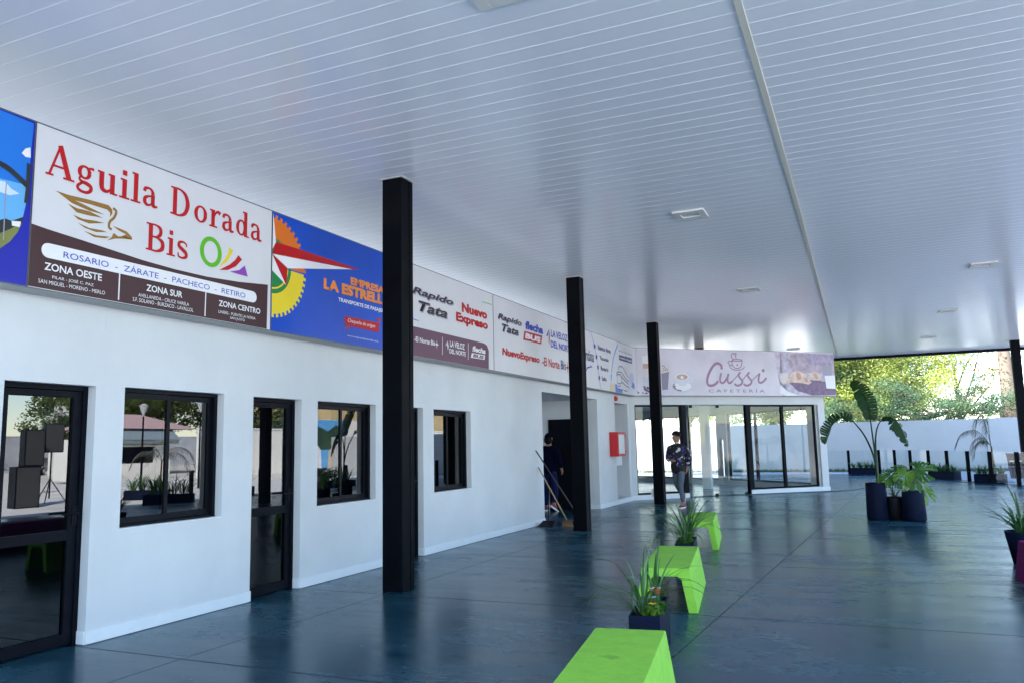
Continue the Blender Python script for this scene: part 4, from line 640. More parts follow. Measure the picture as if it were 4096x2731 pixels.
SIGNS = [
    (FW_sign, 1.18, 3.795, PANEL_D, 'blue photo sign of a road under a sky, cut by the frame at far left'),
    (FW_sign, 3.80, 6.412, PANEL_W, 'white sign with large red serif lettering and a golden bird'),
    (FW_sign, 6.417, 9.095, PANEL_B, 'bright blue sign with a red and white star on a gear'),
    (FW_sign, 9.10, 11.80, PANEL_W, 'grey sign with black and red lettering above a plum coloured band'),
    (FW_sign, 11.805, 15.95, PANEL_W, 'grey sign with black, blue and red bus line names and no plum band'),
    (FW_sign, 15.955, 20.655, PANEL_W, 'pale grey sign listing four cities beside an outline drawing of a bus'),
    (FC_sign, 0.185, 6.90, PANEL_L, 'lilac cafe sign with coffee cups, croissants and mauve script lettering'),
]
SIGN_OBJ = []
for i, (F, a, b, pm, lb) in enumerate(SIGNS):
    m = F((a + b) / 2, 0, 2.725)
    t = thing('sign_panel', lb, 'sign', m, 'advertising signs above the shop fronts')
    mb = MB()
    zt, zb = (4.0, 2.728) if i < 6 else (4.02, 2.745)
    mb.fbox(F, a, b, 0.004, 0.224, zb, zt)
    mb.build('casing', SOFFIT, t)
    mb = MB(); mb.fbox(F, a + 0.004, b - 0.004, 0.0, 0.0038, zb + 0.006, zt - 0.006); mb.build('face', pm, t)
    mb = MB()
    mb.fbox(F, a, b, -0.004, 0.0038, zb - 0.004, zb + 0.0058); mb.fbox(F, a, b, -0.004, 0.0038, zt - 0.0058, zt + 0.004)
    mb.fbox(F, a, a + 0.0038, -0.0035, 0.0036, zb + 0.006, zt - 0.006); mb.fbox(F, b - 0.0038, b, -0.0035, 0.0036, zb + 0.006, zt - 0.006)
    mb.build('rim', CASE, t)
    SIGN_OBJ.append(t)
LAY = 0.0011
def ribbon(mb, F, pts, w, dep, n=5, smooth=True):
    P = [Vector((p[0], p[1])) for p in pts]
    ws = w if isinstance(w, (list, tuple)) else [w] * len(P)
    if smooth and len(P) > 2:
        Q = [Vector((q.x, q.y)) for q in spline([(p.x, p.y, 0) for p in P], n)]
        W2 = []
        for i in range(len(P) - 1): W2 += [lerp(ws[i], ws[i + 1], k / n) for k in range(n)]
        W2.append(ws[-1]); P, ws = Q, W2
    Lf, Rt = [], []
    for i, p in enumerate(P):
        d = (P[min(i + 1, len(P) - 1)] - P[max(i - 1, 0)])
        if d.length < 1e-9: d = Vector((1, 0))
        d.normalize(); q = Vector((-d.y, d.x)) * ws[i] / 2
        Lf.append(p + q); Rt.append(p - q)
    k = len(mb.v)
    for a, b in zip(Lf, Rt): mb.v += [F(a.x, dep, a.y), F(b.x, dep, b.y)]
    for i in range(len(P) - 1):
        mb.f.append((k + 2 * i, k + 2 * i + 1, k + 2 * i + 3, k + 2 * i + 2)); mb.m.append(0)
parts = {}
SEP = ('divider', 'route_dot', 'blob', 'dash')                        # separate printed marks stay separate parts
def part(si, name, colr): return parts.setdefault((si, name, colr, len(parts) if name in SEP else 0), MB())
for r in ART['P']:
    if r[2] == 'circle': continue
    si, name, pts, colr, ly = r
    F = SIGNS[si][0]; a, b = SIGNS[si][1] + 0.005, SIGNS[si][2] - 0.005
    part(si, name, colr).face([F(min(max(p[0], a), b), -LAY * ly, min(max(p[1], 2.737), 3.99)) for p in pts])
ART2 = [r for r in ART['P'] if r[2] == 'circle']
for r in ART2:
    si, name, _, c, colr, ly = r
    F = SIGNS[si][0]
    part(si, name, colr).face([F(c[0] + c[2] * math.cos(k * PI / 8), -LAY * ly, c[1] + c[2] * math.sin(k * PI / 8)) for k in range(16)])
for k, (si, name, pts, w, colr, ly) in enumerate(ART['RB']):
    a, b = SIGNS[si][1] + 0.02, SIGNS[si][2] - 0.02
    pts = [(min(max(p[0], a), b), min(max(p[1], 2.745), 3.985)) for p in pts]
    ribbon(part(si, name, colr), SIGNS[si][0], pts, w, -LAY * ly - 0.00025 * (k % 5))
# gear of the blue sign
gc, gr = (6.424, 3.42), 0.55
mb = {c: MB() for c in ('dorange_ink', 'yellow_ink', 'dgreen_ink')}
F = SIGNS[2][0]
def arc_pts(r, a0, a1, n): return [(gc[0] + r * math.cos(lerp(a0, a1, k / n)), gc[1] + r * math.sin(lerp(a0, a1, k / n))) for k in range(n + 1)]
def toothed(a0, a1, nt_, r0, r1):
    out = []
    for k in range(nt_):
        s0, s1 = lerp(a0, a1, k / nt_), lerp(a0, a1, (k + 0.5) / nt_); s2 = lerp(a0, a1, (k + 1) / nt_)
        out += [(gc[0] + r1 * math.cos(s0), gc[1] + r1 * math.sin(s0)), (gc[0] + r1 * math.cos(s1), gc[1] + r1 * math.sin(s1)), (gc[0] + r0 * math.cos(s1), gc[1] + r0 * math.sin(s1)), (gc[0] + r0 * math.cos(s2), gc[1] + r0 * math.sin(s2))]
    return out
part(2, 'gear', 'dorange_ink').face([F(x, -LAY, z) for x, z in [gc] + toothed(0.02, PI / 2 - 0.01, 11, gr * 0.93, gr * 1.0)])
part(2, 'gear', 'yellow_ink').face([F(x, -LAY, z) for x, z in [gc] + toothed(-PI / 2 + 0.01, -0.02, 12, gr * 0.93, gr)])
for c, r0, r1, ly in (('dgreen_ink', 0.0, 0.30, 2), ('yellow_ink', 0.235, 0.252, 3)):
    for a0, a1 in ((0.02, PI / 2 - 0.01), (-PI / 2 + 0.01, -0.02)):
        part(2, 'gear', c).face([F(x, -LAY * ly, z) for x, z in arc_pts(r1, a0, a1, 14) + list(reversed(arc_pts(max(r0, 0.001), a0, a1, 14)))])
# ring of the white sign
rg = part(1, 'ring', 'green_ink')
for k in range(28):
    a0, a1 = 2 * PI * k / 28, 2 * PI * (k + 1) / 28
    e = lambda r1, r2, a: F1(5.575 + r1 * math.cos(a), -LAY * 2, 3.375 + r2 * math.sin(a))
    F1 = SIGNS[1][0]
    rg.face([e(.138, .147, a0), e(.138, .147, a1), e(.088, .105, a1), e(.088, .105, a0)])
# rounded ends of the pill
# serif lettering, drawn stroke by stroke: (points, widths) in units of the capital height
TH, TN = 0.175, 0.075
def ell(cx, cz, rx, rz, wx, wz, a0=0.0, n=20):
    return ([(cx + rx * math.cos(a0 + 2 * PI * k / n), cz + rz * math.sin(a0 + 2 * PI * k / n)) for k in range(n + 1)], [lerp(wz, wx, math.cos(a0 + 2 * PI * k / n) ** 2) for k in range(n + 1)])
def st(x, z0, z1, w=TH): return ([(x, z0), (x, z1)], [w, w])
def sf(x0, x1, z, w=0.065): return ([(x0, z), (x1, z)], [w, w])
GLY = {
 'A': (0.94, [([(.10, .02), (.43, .98)], [.075, .075]), ([(.42, 1.0), (.76, .02)], [TH * .95, TH]), sf(.2, .62, .33, .07), sf(-.02, .24, .03), sf(.56, .94, .03)]),
 'g': (0.70, [ell(.29, .43, .175, .185, .14, .075), ([(.42, .58), (.52, .61), (.62, .60)], [.06, .08, .1]), ([(.17, .28), (.12, .19), (.2, .12), (.38, .09), (.52, .03), (.53, -.09), (.42, -.18), (.25, -.2), (.1, -.15), (.07, -.06), (.15, .03), (.24, .09)], [.06, .07, .1, .13, .13, .12, .1, .09, .1, .1, .09, .06])]),
 'u': (0.78, [([(.16, .66), (.16, .22), (.22, .08), (.36, .05), (.5, .14)], [TH, TH, .15, .1, .07]), st(.56, 0, .66), sf(.0, .2, .63), sf(.4, .6, .63), sf(.56, .76, .03)]),
 'i': (0.40, [st(.2, 0, .66), sf(.03, .2, .63), sf(.0, .4, .03), ([(.11, .86), (.28, .86)], [.17, .17])]),
 'l': (0.40, [st(.2, 0, 1.0), sf(.03, .2, .97), sf(.0, .4, .03)]),
 'a': (0.68, [([(.46, .44), (.46, .12), (.52, .05), (.66, .06)], [.16, .16, .12, .06]), ([(.1, .48), (.13, .59), (.28, .63), (.41, .57), (.46, .44)], [.13, .12, .075, .11, .16]), ([(.44, .38), (.28, .35), (.14, .27), (.12, .14), (.2, .05), (.33, .06), (.44, .15)], [.06, .07, .13, .15, .11, .07, .06])]),
 'D': (1.02, [st(.22, 0, 1.0, .18), ([(.2, .965), (.45, .965), (.7, .82), (.8, .5), (.7, .18), (.45, .035), (.2, .035)], [.07, .08, .15, .19, .15, .08, .07]), sf(.02, .22, .967), sf(.02, .22, .033)]),
 'o': (0.72, [ell(.36, .33, .23, .28, .165, .07)]),
 'r': (0.58, [st(.2, 0, .66), sf(.03, .2, .63), sf(.02, .42, .03), ([(.26, .4), (.34, .56), (.46, .62), (.56, .56)], [.06, .08, .12, .17])]),
 'd': (0.78, [ell(.33, .33, .2, .28, .16, .075), st(.57, 0, 1.0), sf(.4, .57, .97), sf(.57, .76, .03)]),
 'B': (0.90, [st(.22, 0, 1.0, .18), sf(.02, .22, .967), sf(.02, .22, .033), ([(.2, .965), (.46, .965), (.64, .87), (.64, .66), (.46, .54), (.24, .53)], [.065, .07, .14, .15, .08, .06]), ([(.24, .525), (.5, .52), (.74, .4), (.74, .16), (.5, .035), (.2, .035)], [.06, .075, .16, .17, .08, .065])]),
 's': (0.60, [([(.48, .47), (.46, .58), (.3, .635), (.14, .58), (.13, .45), (.3, .34), (.46, .24), (.47, .1), (.3, .03), (.12, .06), (.09, .2)], [.05, .07, .08, .12, .14, .16, .15, .13, .08, .07, .05])]),
 ' ': (0.42, [])}
def serif(si, text, u0, u1, z, cap, colr):
    total = sum(GLY[c][0] for c in text) + 0.05 * (len(text) - 1)
    sx = (u1 - u0) / total; u = u0; mbs = MB(); F = SIGNS[si][0]; c_ = 0
    for ch in text:
        for pts, ws in GLY[ch][1]:
            c_ += 1
            av = (sx + cap) / 2
            ribbon(mbs, F, [(u + p[0] * sx, z + p[1] * cap) for p in pts], [w * av for w in ws], -LAY * 2 - 0.0003 * (c_ % 6), n=6)
        u += (GLY[ch][0] + 0.05) * sx
    mbs.build('lettering', INK[colr], SIGN_OBJ[si])
serif(1, 'Aguila Dorada', 3.895, 6.262, 3.622, 0.258, 'red_ink')
serif(1, 'Bis', 4.825, 5.305, 3.238, 0.245, 'red_ink')
for (si, name, colr, _), m in parts.items(): m.build(name, INK[colr], SIGN_OBJ[si])
# plain lettering from the built-in font
def text_mesh(body, shear, bold):
    c = bpy.data.curves.new('lettering', 'FONT'); c.body = body; c.shear = shear; c.offset = bold; c.resolution_u = 3
    o = bpy.data.objects.new('lettering', c); COL.objects.link(o)
    bpy.context.view_layer.update()
    me = bpy.data.meshes.new_from_object(o.evaluated_get(bpy.context.evaluated_depsgraph_get()))
    bpy.data.objects.remove(o); bpy.data.curves.remove(c)
    return me
def put_text(si, body, bx, colr, shear=0.0, bold=0.0, ly=4, extra=0.0):
    F = SIGNS[si][0]; me = text_mesh(body, shear, bold)
    xs = [v.co.x for v in me.vertices]; ys = [v.co.y for v in me.vertices]
    x0, x1, y0, y1 = min(xs), max(xs), min(ys), max(ys)
    par = SIGN_OBJ[si]; off = wloc(par)
    for v in me.vertices:
        u = bx[0] + (v.co.x - x0) / (x1 - x0) * (bx[1] - bx[0]); z = bx[2] + (v.co.y - y0) / (y1 - y0) * (bx[3] - bx[2])
        v.co = Vector(F(u + extra, -LAY * ly, z - extra)) - off
    me.materials.clear(); me.materials.append(INK[colr]); me.update()
    o = bpy.data.objects.new('lettering', me); COL.objects.link(o); o.parent = par
for si, body, bx, colr, sh, bo in ART['T']:
    if colr == 'black_ink': put_text(si, body, [bx[0] + .022, bx[1] + .022, bx[2] - .016, bx[3] - .016], 'steel_ink', sh, bo, 2)
    put_text(si, body, bx, colr, sh, bo)
# ---------------------------------------------------------------- benches
BROT = math.radians(8.2)
def make_bench(name, m, label, group=None):
    t = thing(name, label, 'bench', group=group)
    H_, L_, tw, bw, th = 0.385, 1.57, 0.212, 0.272, 0.075
    out = [(-bw, 0), (-tw, H_), (tw, H_), (bw, 0), (bw - 0.085, 0), (tw - 0.075, H_ - th - 0.03), (tw - 0.105, H_ - th), (-tw + 0.105, H_ - th), (-tw + 0.075, H_ - th - 0.03), (-bw + 0.085, 0)]
    def slab(poly, nm):
        mb = MB(); mb.prism(poly, lambda x, z: (x, L_ / 2, z), lambda x, z: (x, -L_ / 2, z)); return mb.build(nm, m, t, bevel=0.006, seg=2)
    zc = H_ - th - 0.03
    slab([(-tw, H_), (-tw - 0.0001, H_ - 0.012), (-tw - (bw - tw) * (H_ - zc) / H_, zc), (-tw + 0.075, zc), (-tw + 0.105, H_ - th), (tw - 0.105, H_ - th), (tw - 0.075, zc), (tw + (bw - tw) * (H_ - zc) / H_, zc), (tw, H_)][0:1] + [(-tw - (bw - tw) * (H_ - zc) / H_, zc), (-tw + 0.075, zc), (-tw + 0.105, H_ - th), (tw - 0.105, H_ - th), (tw - 0.075, zc), (tw + (bw - tw) * (H_ - zc) / H_, zc), (tw, H_)], 'seat')
    for s in (-1, 1):
        slab([(s * (tw + (bw - tw) * (H_ - zc) / H_), zc - 0.0004), (s * (tw - 0.075), zc - 0.0004), (s * (bw - 0.085), 0), (s * bw, 0)], 'leg')
    return t
# bench paint: a wet stain on one seat stays where it is
gm = GREEN.copy(); gm.name = 'green_painted_concrete_stained'
n_ = gm.node_tree.nodes; l_ = gm.node_tree.links; b_ = n_['Principled BSDF']
tc_ = n_.new('ShaderNodeTexCoord'); mp_ = n_.new('ShaderNodeMapping'); mp_.vector_type = 'TEXTURE'
mp_.inputs['Location'].default_value = (-0.02, 0.13, 0.385); mp_.inputs['Scale'].default_value = (0.075, 0.05, 0.05); mp_.inputs['Rotation'].default_value = (0, 0, math.radians(-35))
l_.new(tc_.outputs['Object'], mp_.inputs[0])
ln_ = n_.new('ShaderNodeVectorMath'); ln_.operation = 'LENGTH'; l_.new(mp_.outputs[0], ln_.inputs[0])
ns_ = n_.new('ShaderNodeTexNoise'); ns_.inputs['Scale'].default_value = 22; l_.new(tc_.outputs['Object'], ns_.inputs['Vector'])
ad_ = n_.new('ShaderNodeMath'); ad_.operation = 'MULTIPLY_ADD'; ad_.inputs[1].default_value = 1.6; l_.new(ns_.outputs['Fac'], ad_.inputs[0]); l_.new(ln_.outputs['Value'], ad_.inputs[2])
mr_ = n_.new('ShaderNodeMapRange'); mr_.inputs[1].default_value = 1.45; mr_.inputs[2].default_value = 1.75; mr_.inputs[3].default_value = 0.55; mr_.inputs[4].default_value = 0.0
l_.new(ad_.outputs[0], mr_.inputs[0])
mx_ = n_.new('ShaderNodeMix'); mx_.data_type = 'RGBA'
src_ = b_.inputs['Base Color'].links[0].from_socket
l_.new(mr_.outputs[0], mx_.inputs['Factor']); l_.new(src_, mx_.inputs['A']); mx_.inputs['B'].default_value = (0.10, 0.26, 0.02, 1)
l_.new(mx_.outputs['Result'], b_.inputs['Base Color'])
BG = 'green concrete benches in a row'
b1 = make_bench('bench', gm, 'bright green concrete bench with a dark stain, cut by the lower edge', BG)
b2 = make_bench('bench', GREEN, 'bright green concrete bench between the two flower boxes, whole arch in view', BG)
b3 = copy_thing(b2); b3['label'] = 'bright green concrete bench farthest along the row, behind the second flower box'
for b, x, y in ((b1, 4.52, 4.07), (b2, 3.945, 8.01), (b3, 3.40, 12.24)):
    b.location = (x, y, 0); b.rotation_euler = (0, 0, BROT)
bm_ = make_bench('bench', MAGENTA, 'magenta concrete bench mostly outside the right edge of the photo')
bm_.location = (7.40, 9.36, 0); bm_.rotation_euler = (0, 0, math.radians(1))

# ---------------------------------------------------------------- strap leaves, flowers, planters
def strap(mb, base, az, L, w, lean, droop, n=7, mi=0, curl=0.0):
    p = Vector(base); d = Vector((math.cos(az), math.sin(az), 0)); s = Vector((-d.y, d.x, 0))
    k = len(mb.v); step = L / n
    for i in range(n + 1):
        t = i / n
        ww = w * (0.55 + 0.9 * t) if t < 0.35 else w * (0.865 + 0.135) * (1 - ((t - 0.35) / 0.65) ** 2.2)
        ww = max(ww, 0.0006)
        th = lean + droop * t ** 1.35
        up = Vector((d.x * math.cos(th) * -1, d.y * math.cos(th) * -1, math.sin(th)))
        q = s * ww / 2
        mb.v += [tuple(p + q + up * ww * 0.18), tuple(p), tuple(p - q + up * ww * 0.18)]
        p = p + (d * math.sin(th) + Vector((0, 0, 1)) * math.cos(th)) * step + s * curl * step * t
    for i in range(n):
        a = k + 3 * i
        mb.f += [(a, a + 1, a + 4, a + 3), (a + 1, a + 2, a + 5, a + 4)]; mb.m += [mi, mi]
def clump(name, parent, c, n, L, w, mats, rng, spread=0.05, leanmax=0.7, droop=1.6, extra=()):
    mb = MB()
    for k in range(n):
        a = rng.uniform(0, 2 * PI); r = rng.uniform(0, spread)
        strap(mb, (c[0] + r * math.cos(a), c[1] + r * math.sin(a), c[2]), a + rng.uniform(-.5, .5), L * rng.uniform(.55, 1.1), w * rng.uniform(.7, 1.2), rng.uniform(0.02, leanmax), droop * rng.uniform(0.2, 1.15), mi=0 if rng.random() < 0.72 else 1, curl=rng.uniform(-.5, .5))
    for (az, Lx, lean, dr) in extra: strap(mb, c, az, Lx, w * 1.05, lean, dr, n=10, mi=0)
    return mb.build(name, mats, parent, smooth=True)
def flower(parent, c, r, m, n=6, cup=0.3):
    mb = MB()
    for k in range(n):
        a = 2 * PI * k / n; b = PI / n * 0.9
        mb.face([c, (c[0] + .7 * r * math.cos(a - b), c[1] + .7 * r * math.sin(a - b), c[2] + cup * r * .7), (c[0] + r * math.cos(a), c[1] + r * math.sin(a), c[2] + cup * r), (c[0] + .7 * r * math.cos(a + b), c[1] + .7 * r * math.sin(a + b), c[2] + cup * r * .7)])
    mb.tube([(c[0], c[1], c[2] - 0.10), (c[0], c[1], c[2] - .002)], 0.003, 5, mi=1)
    return mb.build('flower', [m, STEM], parent)
def bushlet(parent, c, r, m, rng, n=160, s=0.022):
    mb = MB()
    for k in range(n):
        v = Vector((rng.gauss(0, 1), rng.gauss(0, 1), rng.gauss(0, .8)))
        v = v.normalized() * r * rng.uniform(.5, 1.0); p = Vector(c) + Vector((v.x, v.y, abs(v.z)))
        a = Vector((rng.uniform(-1, 1), rng.uniform(-1, 1), rng.uniform(-.4, .6))).normalized() * s; b = a.cross(Vector((rng.uniform(-1, 1), rng.uniform(-1, 1), 1)).normalized()) * 0.7
        mb.face([p - a, p + b * .8, p + a, p - b * .8])
    return mb.build('flower_leaves', m, parent)
def box_planter(name, label, L, Wd, H_, seed, group, n=2, leafL=0.5, flowers=True, mats=None, count=26, leafw=0.022):
    rng = random.Random(seed)
    t = thing(name, label, 'planter', group=group)
    mb = MB(); e = 0.018
    x, y = Wd / 2, L / 2
    mb.box(-x, x, -y, -y + e, 0, H_); mb.box(-x, x, y - e, y, 0, H_); mb.box(-x, -x + e, -y + e + 1e-4, y - e - 1e-4, 0, H_); mb.box(x - e, x, -y + e + 1e-4, y - e - 1e-4, 0, H_); mb.box(-x + e + 1e-4, x - e - 1e-4, -y + e + 1e-4, y - e - 1e-4, 0.001, 0.02)
    mb.build('box', POT, t, bevel=0.004)
    mb = MB(); mb.box(-x + e + 2e-4, x - e - 2e-4, -y + e + 2e-4, y - e - 2e-4, 0.03, H_ - 0.03); mb.build('soil', SOIL, t)
    return t, rng
PG = 'flower boxes between the green benches'
pt1, rg1 = box_planter('flower_box', 'dark flower box with orange and yellow flowers and long strap leaves behind the nearest bench', 0.74, 0.215, 0.31, 3, PG)
M2 = [LEAF, LEAFV]
clump('leaf_clump', pt1, (-0.03, -0.18, 0.28), 27, 0.70, 0.016, M2, rg1, 0.06, 0.95, 2.6, extra=((PI * 0.98, 0.74, 0.95, 0.75), (PI * 1.10, 0.62, 1.1, 0.8), (PI * 1.2, 0.55, 1.15, 1.0), (-0.45, 0.72, 0.45, 2.2), (PI * .9, 0.5, 0.5, 2.4)))
clump('leaf_clump', pt1, (0.03, 0.10, 0.28), 8, 0.58, 0.026, M2, rg1, 0.03, 0.22, 0.8)
bushlet(pt1, (0.05, -0.24, 0.29), 0.085, BROADL, rg1); bushlet(pt1, (0.06, -0.05, 0.29), 0.08, BROAD, rg1)
flower(pt1, (0.055, -0.30, 0.375), 0.036, YELLOWF); flower(pt1, (0.045, -0.04, 0.42), 0.042, ORANGEF, 9); flower(pt1, (0.075, -0.06, 0.41), 0.035, ORANGEF, 9)
for a, b_y in ((0.04, 0.04), (0.07, 0.02), (0.02, 0.0), (0.055, -0.17), (0.035, -0.19)): flower(pt1, (a, b_y, 0.43 if b_y > -.1 else .40), 0.022, WHITEF, 5)
pt1.location = (4.245, 5.94, 0); pt1.rotation_euler = (0, 0, BROT)
pt2, rg2 = box_planter('flower_box', 'dark flower box with tall strap leaves between the middle and the farthest green bench', 0.74, 0.215, 0.31, 8, PG)
clump('leaf_clump', pt2, (-0.01, -0.12, 0.28), 32, 0.74, 0.020, M2, rg2, 0.07, 0.85, 2.2, extra=((PI * 1.0, 0.75, 0.9, 1.0), (PI * .95, 0.7, 0.7, 1.6)))
clump('leaf_clump', pt2, (0.02, 0.14, 0.28), 16, 0.60, 0.026, M2, rg2, 0.05, 0.7, 1.6)
bushlet(pt2, (-0.04, -0.26, 0.29), 0.07, BROAD, rg2); bushlet(pt2, (0.05, -0.10, 0.29), 0.06, BROADL, rg2)
for a, b_y in ((-0.05, -0.28), (-0.02, -0.25), (-0.07, -0.24)): flower(pt2, (a, b_y, 0.38), 0.022, WHITEF, 5)
flower(pt2, (0.05, -0.10, 0.40), 0.036, YELLOWF)
pt2.location = (3.66, 9.98, 0); pt2.rotation_euler = (0, 0, BROT)
# tapered pot at the right edge
pt3 = thing('flower_pot', 'dark tapered pot with arching strap leaves at the right edge beside the magenta bench', 'planter')
mb = MB(); mb.lathe((0, 0, 0), [(0.12, 0), (0.185, 0.36), (0.19, 0.38), (0.178, 0.38), (0.172, 0.35), (0.10, 0.33)], 24); mb.build('pot', POT, pt3, smooth=True)
rg3 = random.Random(21)
clump('leaf_clump', pt3, (0, 0, 0.33), 64, 0.62, 0.022, M2, rg3, 0.09, 0.85, 1.9, extra=((1.9, .8, .1, 1.2), (PI, .45, .9, 1.5)))
flower(pt3, (0.02, -0.1, 0.46), 0.04, ORANGEF, 9)
pt3.location = (7.36, 11.15, 0)

# long planters by the balustrade
LG = 'long planters along the glass balustrade'
for (x, y, L, rz, sd, lb) in ((5.42, 36.2, 0.95, PI / 2, 31, 'low dark planter of grassy plants, leftmost along the balustrade'),
                              (8.10, 32.05, 0.95, -2.3, 32, 'low dark planter of bushy plants behind the split leaf pots'),
                              (9.17, 29.45, 0.85, -1.95, 33, 'low dark planter under the young palm near the right end of the balustrade')):
    t, rg = box_planter('long_planter', lb, L, 0.36, 0.29, sd, LG)
    for q in (-.36, -.14, .1, .34): clump('leaf_clump', t, (0, q * L, 0.26), 34, 0.36, 0.03, [LEAF, LEAF], rg, 0.10, 0.8, 1.3)
    t.location = (x, y, 0); t.rotation_euler = (0, 0, rz)

# ---------------------------------------------------------------- tall round pots with big leaves
def round_pot(t, r0, r1, h):
    mb = MB(); mb.lathe((0, 0, 0), [(r0 * .9, 0), (r0, 0.03), (r1, h - 0.01), (r1 - 0.008, h), (r1 - 0.022, h), (r1 - 0.026, h - 0.05), (0.02, h - 0.045)], 32); mb.build('pot', POT, t, smooth=True)
def blade(rows, mats, parent, name='leaf', mi=None):
    """rows: list of (centre, left, right) points along the midrib"""
    mb = MB()
    for i in range(len(rows) - 1):
        a, b = rows[i], rows[i + 1]
        mb.face([a[1], a[0], b[0], b[1]]); mb.face([a[0], a[2], b[2], b[0]])
    return mb.build(name, mats, parent, smooth=False)
def long_leaf(parent, path, width, side, m, tear=0.0, seed=0, fold=0.25, n=22):
    """paddle leaf on a midrib path; side = direction across the blade; torn edges"""
    rng = random.Random(seed); P = spline(path, n // (len(path) - 1))
    mb = MB(); N = len(P) - 1
    w_at = lambda t: width * (math.sin(PI * min(1, (t * 0.93 + 0.07))) ** 0.55)
    for sgn in (1, -1):
        i = 0
        while i < N:
            k = 1 if tear == 0 else rng.choice((2, 3, 3, 4))
            j = min(i + k, N); drop = rng.uniform(0.0, tear)
            for q in range(i, j):
                t0, t1 = q / N, (q + 1) / N
                d = (P[q + 1] - P[q]).normalized(); s = Vector(side).normalized()
                s = (s - d * s.dot(d)).normalized(); nn_ = d.cross(s)
                sh = 1 - 0.35 * tear * (1 if (q == j - 1) else 0)
                A, B = P[q], P[q + 1]
                e0 = A + (s * sgn * w_at(t0) / 2 - nn_ * fold * w_at(t0) / 2) * (1 if q > i else 1 - .25 * tear) - d * drop * .04 + Vector((0, 0, -drop * 0.10))
                e1 = B + (s * sgn * w_at(t1) / 2 - nn_ * fold * w_at(t1) / 2) * sh - d * drop * .04 + Vector((0, 0, -drop * 0.10))
                mb.face([A, B, e1, e0] if sgn > 0 else [A, e0, e1, B])
            i = j
    mb.tube(P, [0.010 * (1 - k / (N + 1)) + 0.002 for k in range(N + 1)], 5)
    return mb.build('leaf', m, parent)
TG = 'round pots with big leaved plants in the middle of the floor'
bt = thing('banana_plant', 'tall round dark pot with three huge banana leaves on long stalks', 'potted plant', (5.83, 16.50, 0), TG)
ox, oy = 5.83, 16.50
mb = MB(); mb.lathe((ox, oy, 0), [(0.175, 0), (0.190, 0.03), (0.176, 0.66), (0.168, 0.672), (0.150, 0.672), (0.146, 0.62), (0.02, 0.625)], 32); mb.build('pot', POT, bt, smooth=True)
def PB(u, v, dy=0.0):
    """stalk positions measured in metres across and up at the pot"""
    return Vector((ox + u, oy + dy, v))
st1 = [PB(0.045, 0.60), PB(0.045, 0.95), PB(0.03, 1.3), PB(0.00, 1.86)]
st2 = [PB(0.04, 0.62), PB(0.02, 1.1, -.03), PB(-.10, 1.5, -.06), PB(-.24, 1.74, -.08), PB(-.34, 1.86, -.1)]
st3 = [PB(0.055, 0.62), PB(0.05, 1.2, .02), PB(0.07, 1.52, .04), PB(0.13, 1.74, .06), PB(0.24, 1.885, .08)]
for s_, r_ in ((st1, .017), (st2, .014), (st3, .013)):
    mb = MB(); q = spline(s_, 6); mb.tube(q, [lerp(r_ * 1.6, r_ * 0.6, k / (len(q) - 1)) for k in range(len(q))], 7); mb.build('stalk', BANANA, bt, smooth=True)
mb = MB(); q = [PB(.045, .60), PB(.045, .80), PB(.04, 1.05)]; mb.tube(q, [.035, .03, .02], 9); mb.build('stem_base', STEM, bt, smooth=True)
long_leaf(bt, [PB(0.00, 1.85), PB(-.01, 2.05, .02), PB(-.07, 2.28, .05), PB(-.17, 2.47, .1), PB(-.30, 2.60, .16)], 0.36, (1, 0.35, 0.2), BANANA, 0.35, 3, 0.12)
long_leaf(bt, [PB(-.33, 1.86, -.1), PB(-.50, 1.90, -.14), PB(-.66, 1.76, -.18), PB(-.76, 1.58, -.2), PB(-.82, 1.40, -.22)], 0.40, (0.55, 0.75, 0.35), BANANA, 0.55, 5, 0.5)
long_leaf(bt, [PB(0.23, 1.885, .08), PB(0.37, 1.87, .1), PB(0.49, 1.72, .12), PB(0.56, 1.52, .13), PB(0.605, 1.34, .14)], 0.32, (0.6, 0.7, 0.3), BANANA, 0.95, 7, 0.35)
def monstera_leaf(parent, c, size, nrm, tip, m, seed):
    """split heart leaf centred on c, tip pointing along tip, facing nrm"""
    rng = random.Random(seed)
    n_ = Vector(nrm).normalized(); t_ = Vector(tip); t_ = (t_ - n_ * t_.dot(n_)).normalized(); s_ = n_.cross(t_)
    mb = MB(); N = 7
    for sg in (1, -1):
        for k in range(N):
            a0 = lerp(2.75, 0.12, k / N); a1 = lerp(2.75, 0.12, (k + 0.80) / N)
            r = lambda a: size * (0.50 + 0.16 * math.cos(a) + 0.10 * math.cos(2 * a)) * (1.0 if a < 2.4 else 0.92)
            def P(a, rr):
                x, y = math.sin(a) * rr * sg, math.cos(a) * rr
                return Vector(c) + s_ * x + t_ * y - n_ * (0.35 * (x * x + 0.6 * y * y) / size)
            inner = 0.18
            mb.face([P(a0, r(a0) * 0.02), P(a0, r(a0) * .55), P(a0 - .02, r(a0) * rng.uniform(.93, 1.03)), P((a0 + a1) / 2, r((a0 + a1) / 2) * 1.03), P(a1 + .02, r(a1) * rng.uniform(.9, 1.0)), P(a1, r(a1) * .55), P(lerp(2.75, 0.12, (k + 1) / N), r(a1) * .45), P(a1, r(a1) * 0.02)])
    return mb.build('leaf', m, parent)
mo = thing('monstera_plant', 'round dark pot with split yellow-green monstera leaves, right of the banana pot', 'potted plant', (6.435, 16.33, 0), TG)
ox, oy = 6.435, 16.33
mb = MB(); mb.lathe((ox, oy, 0), [(0.185, 0), (0.200, 0.03), (0.182, 0.53), (0.174, 0.543), (0.156, 0.543), (0.15, 0.50), (0.02, 0.50)], 32); mb.build('pot', POT, mo, smooth=True)
rgm = random.Random(4)
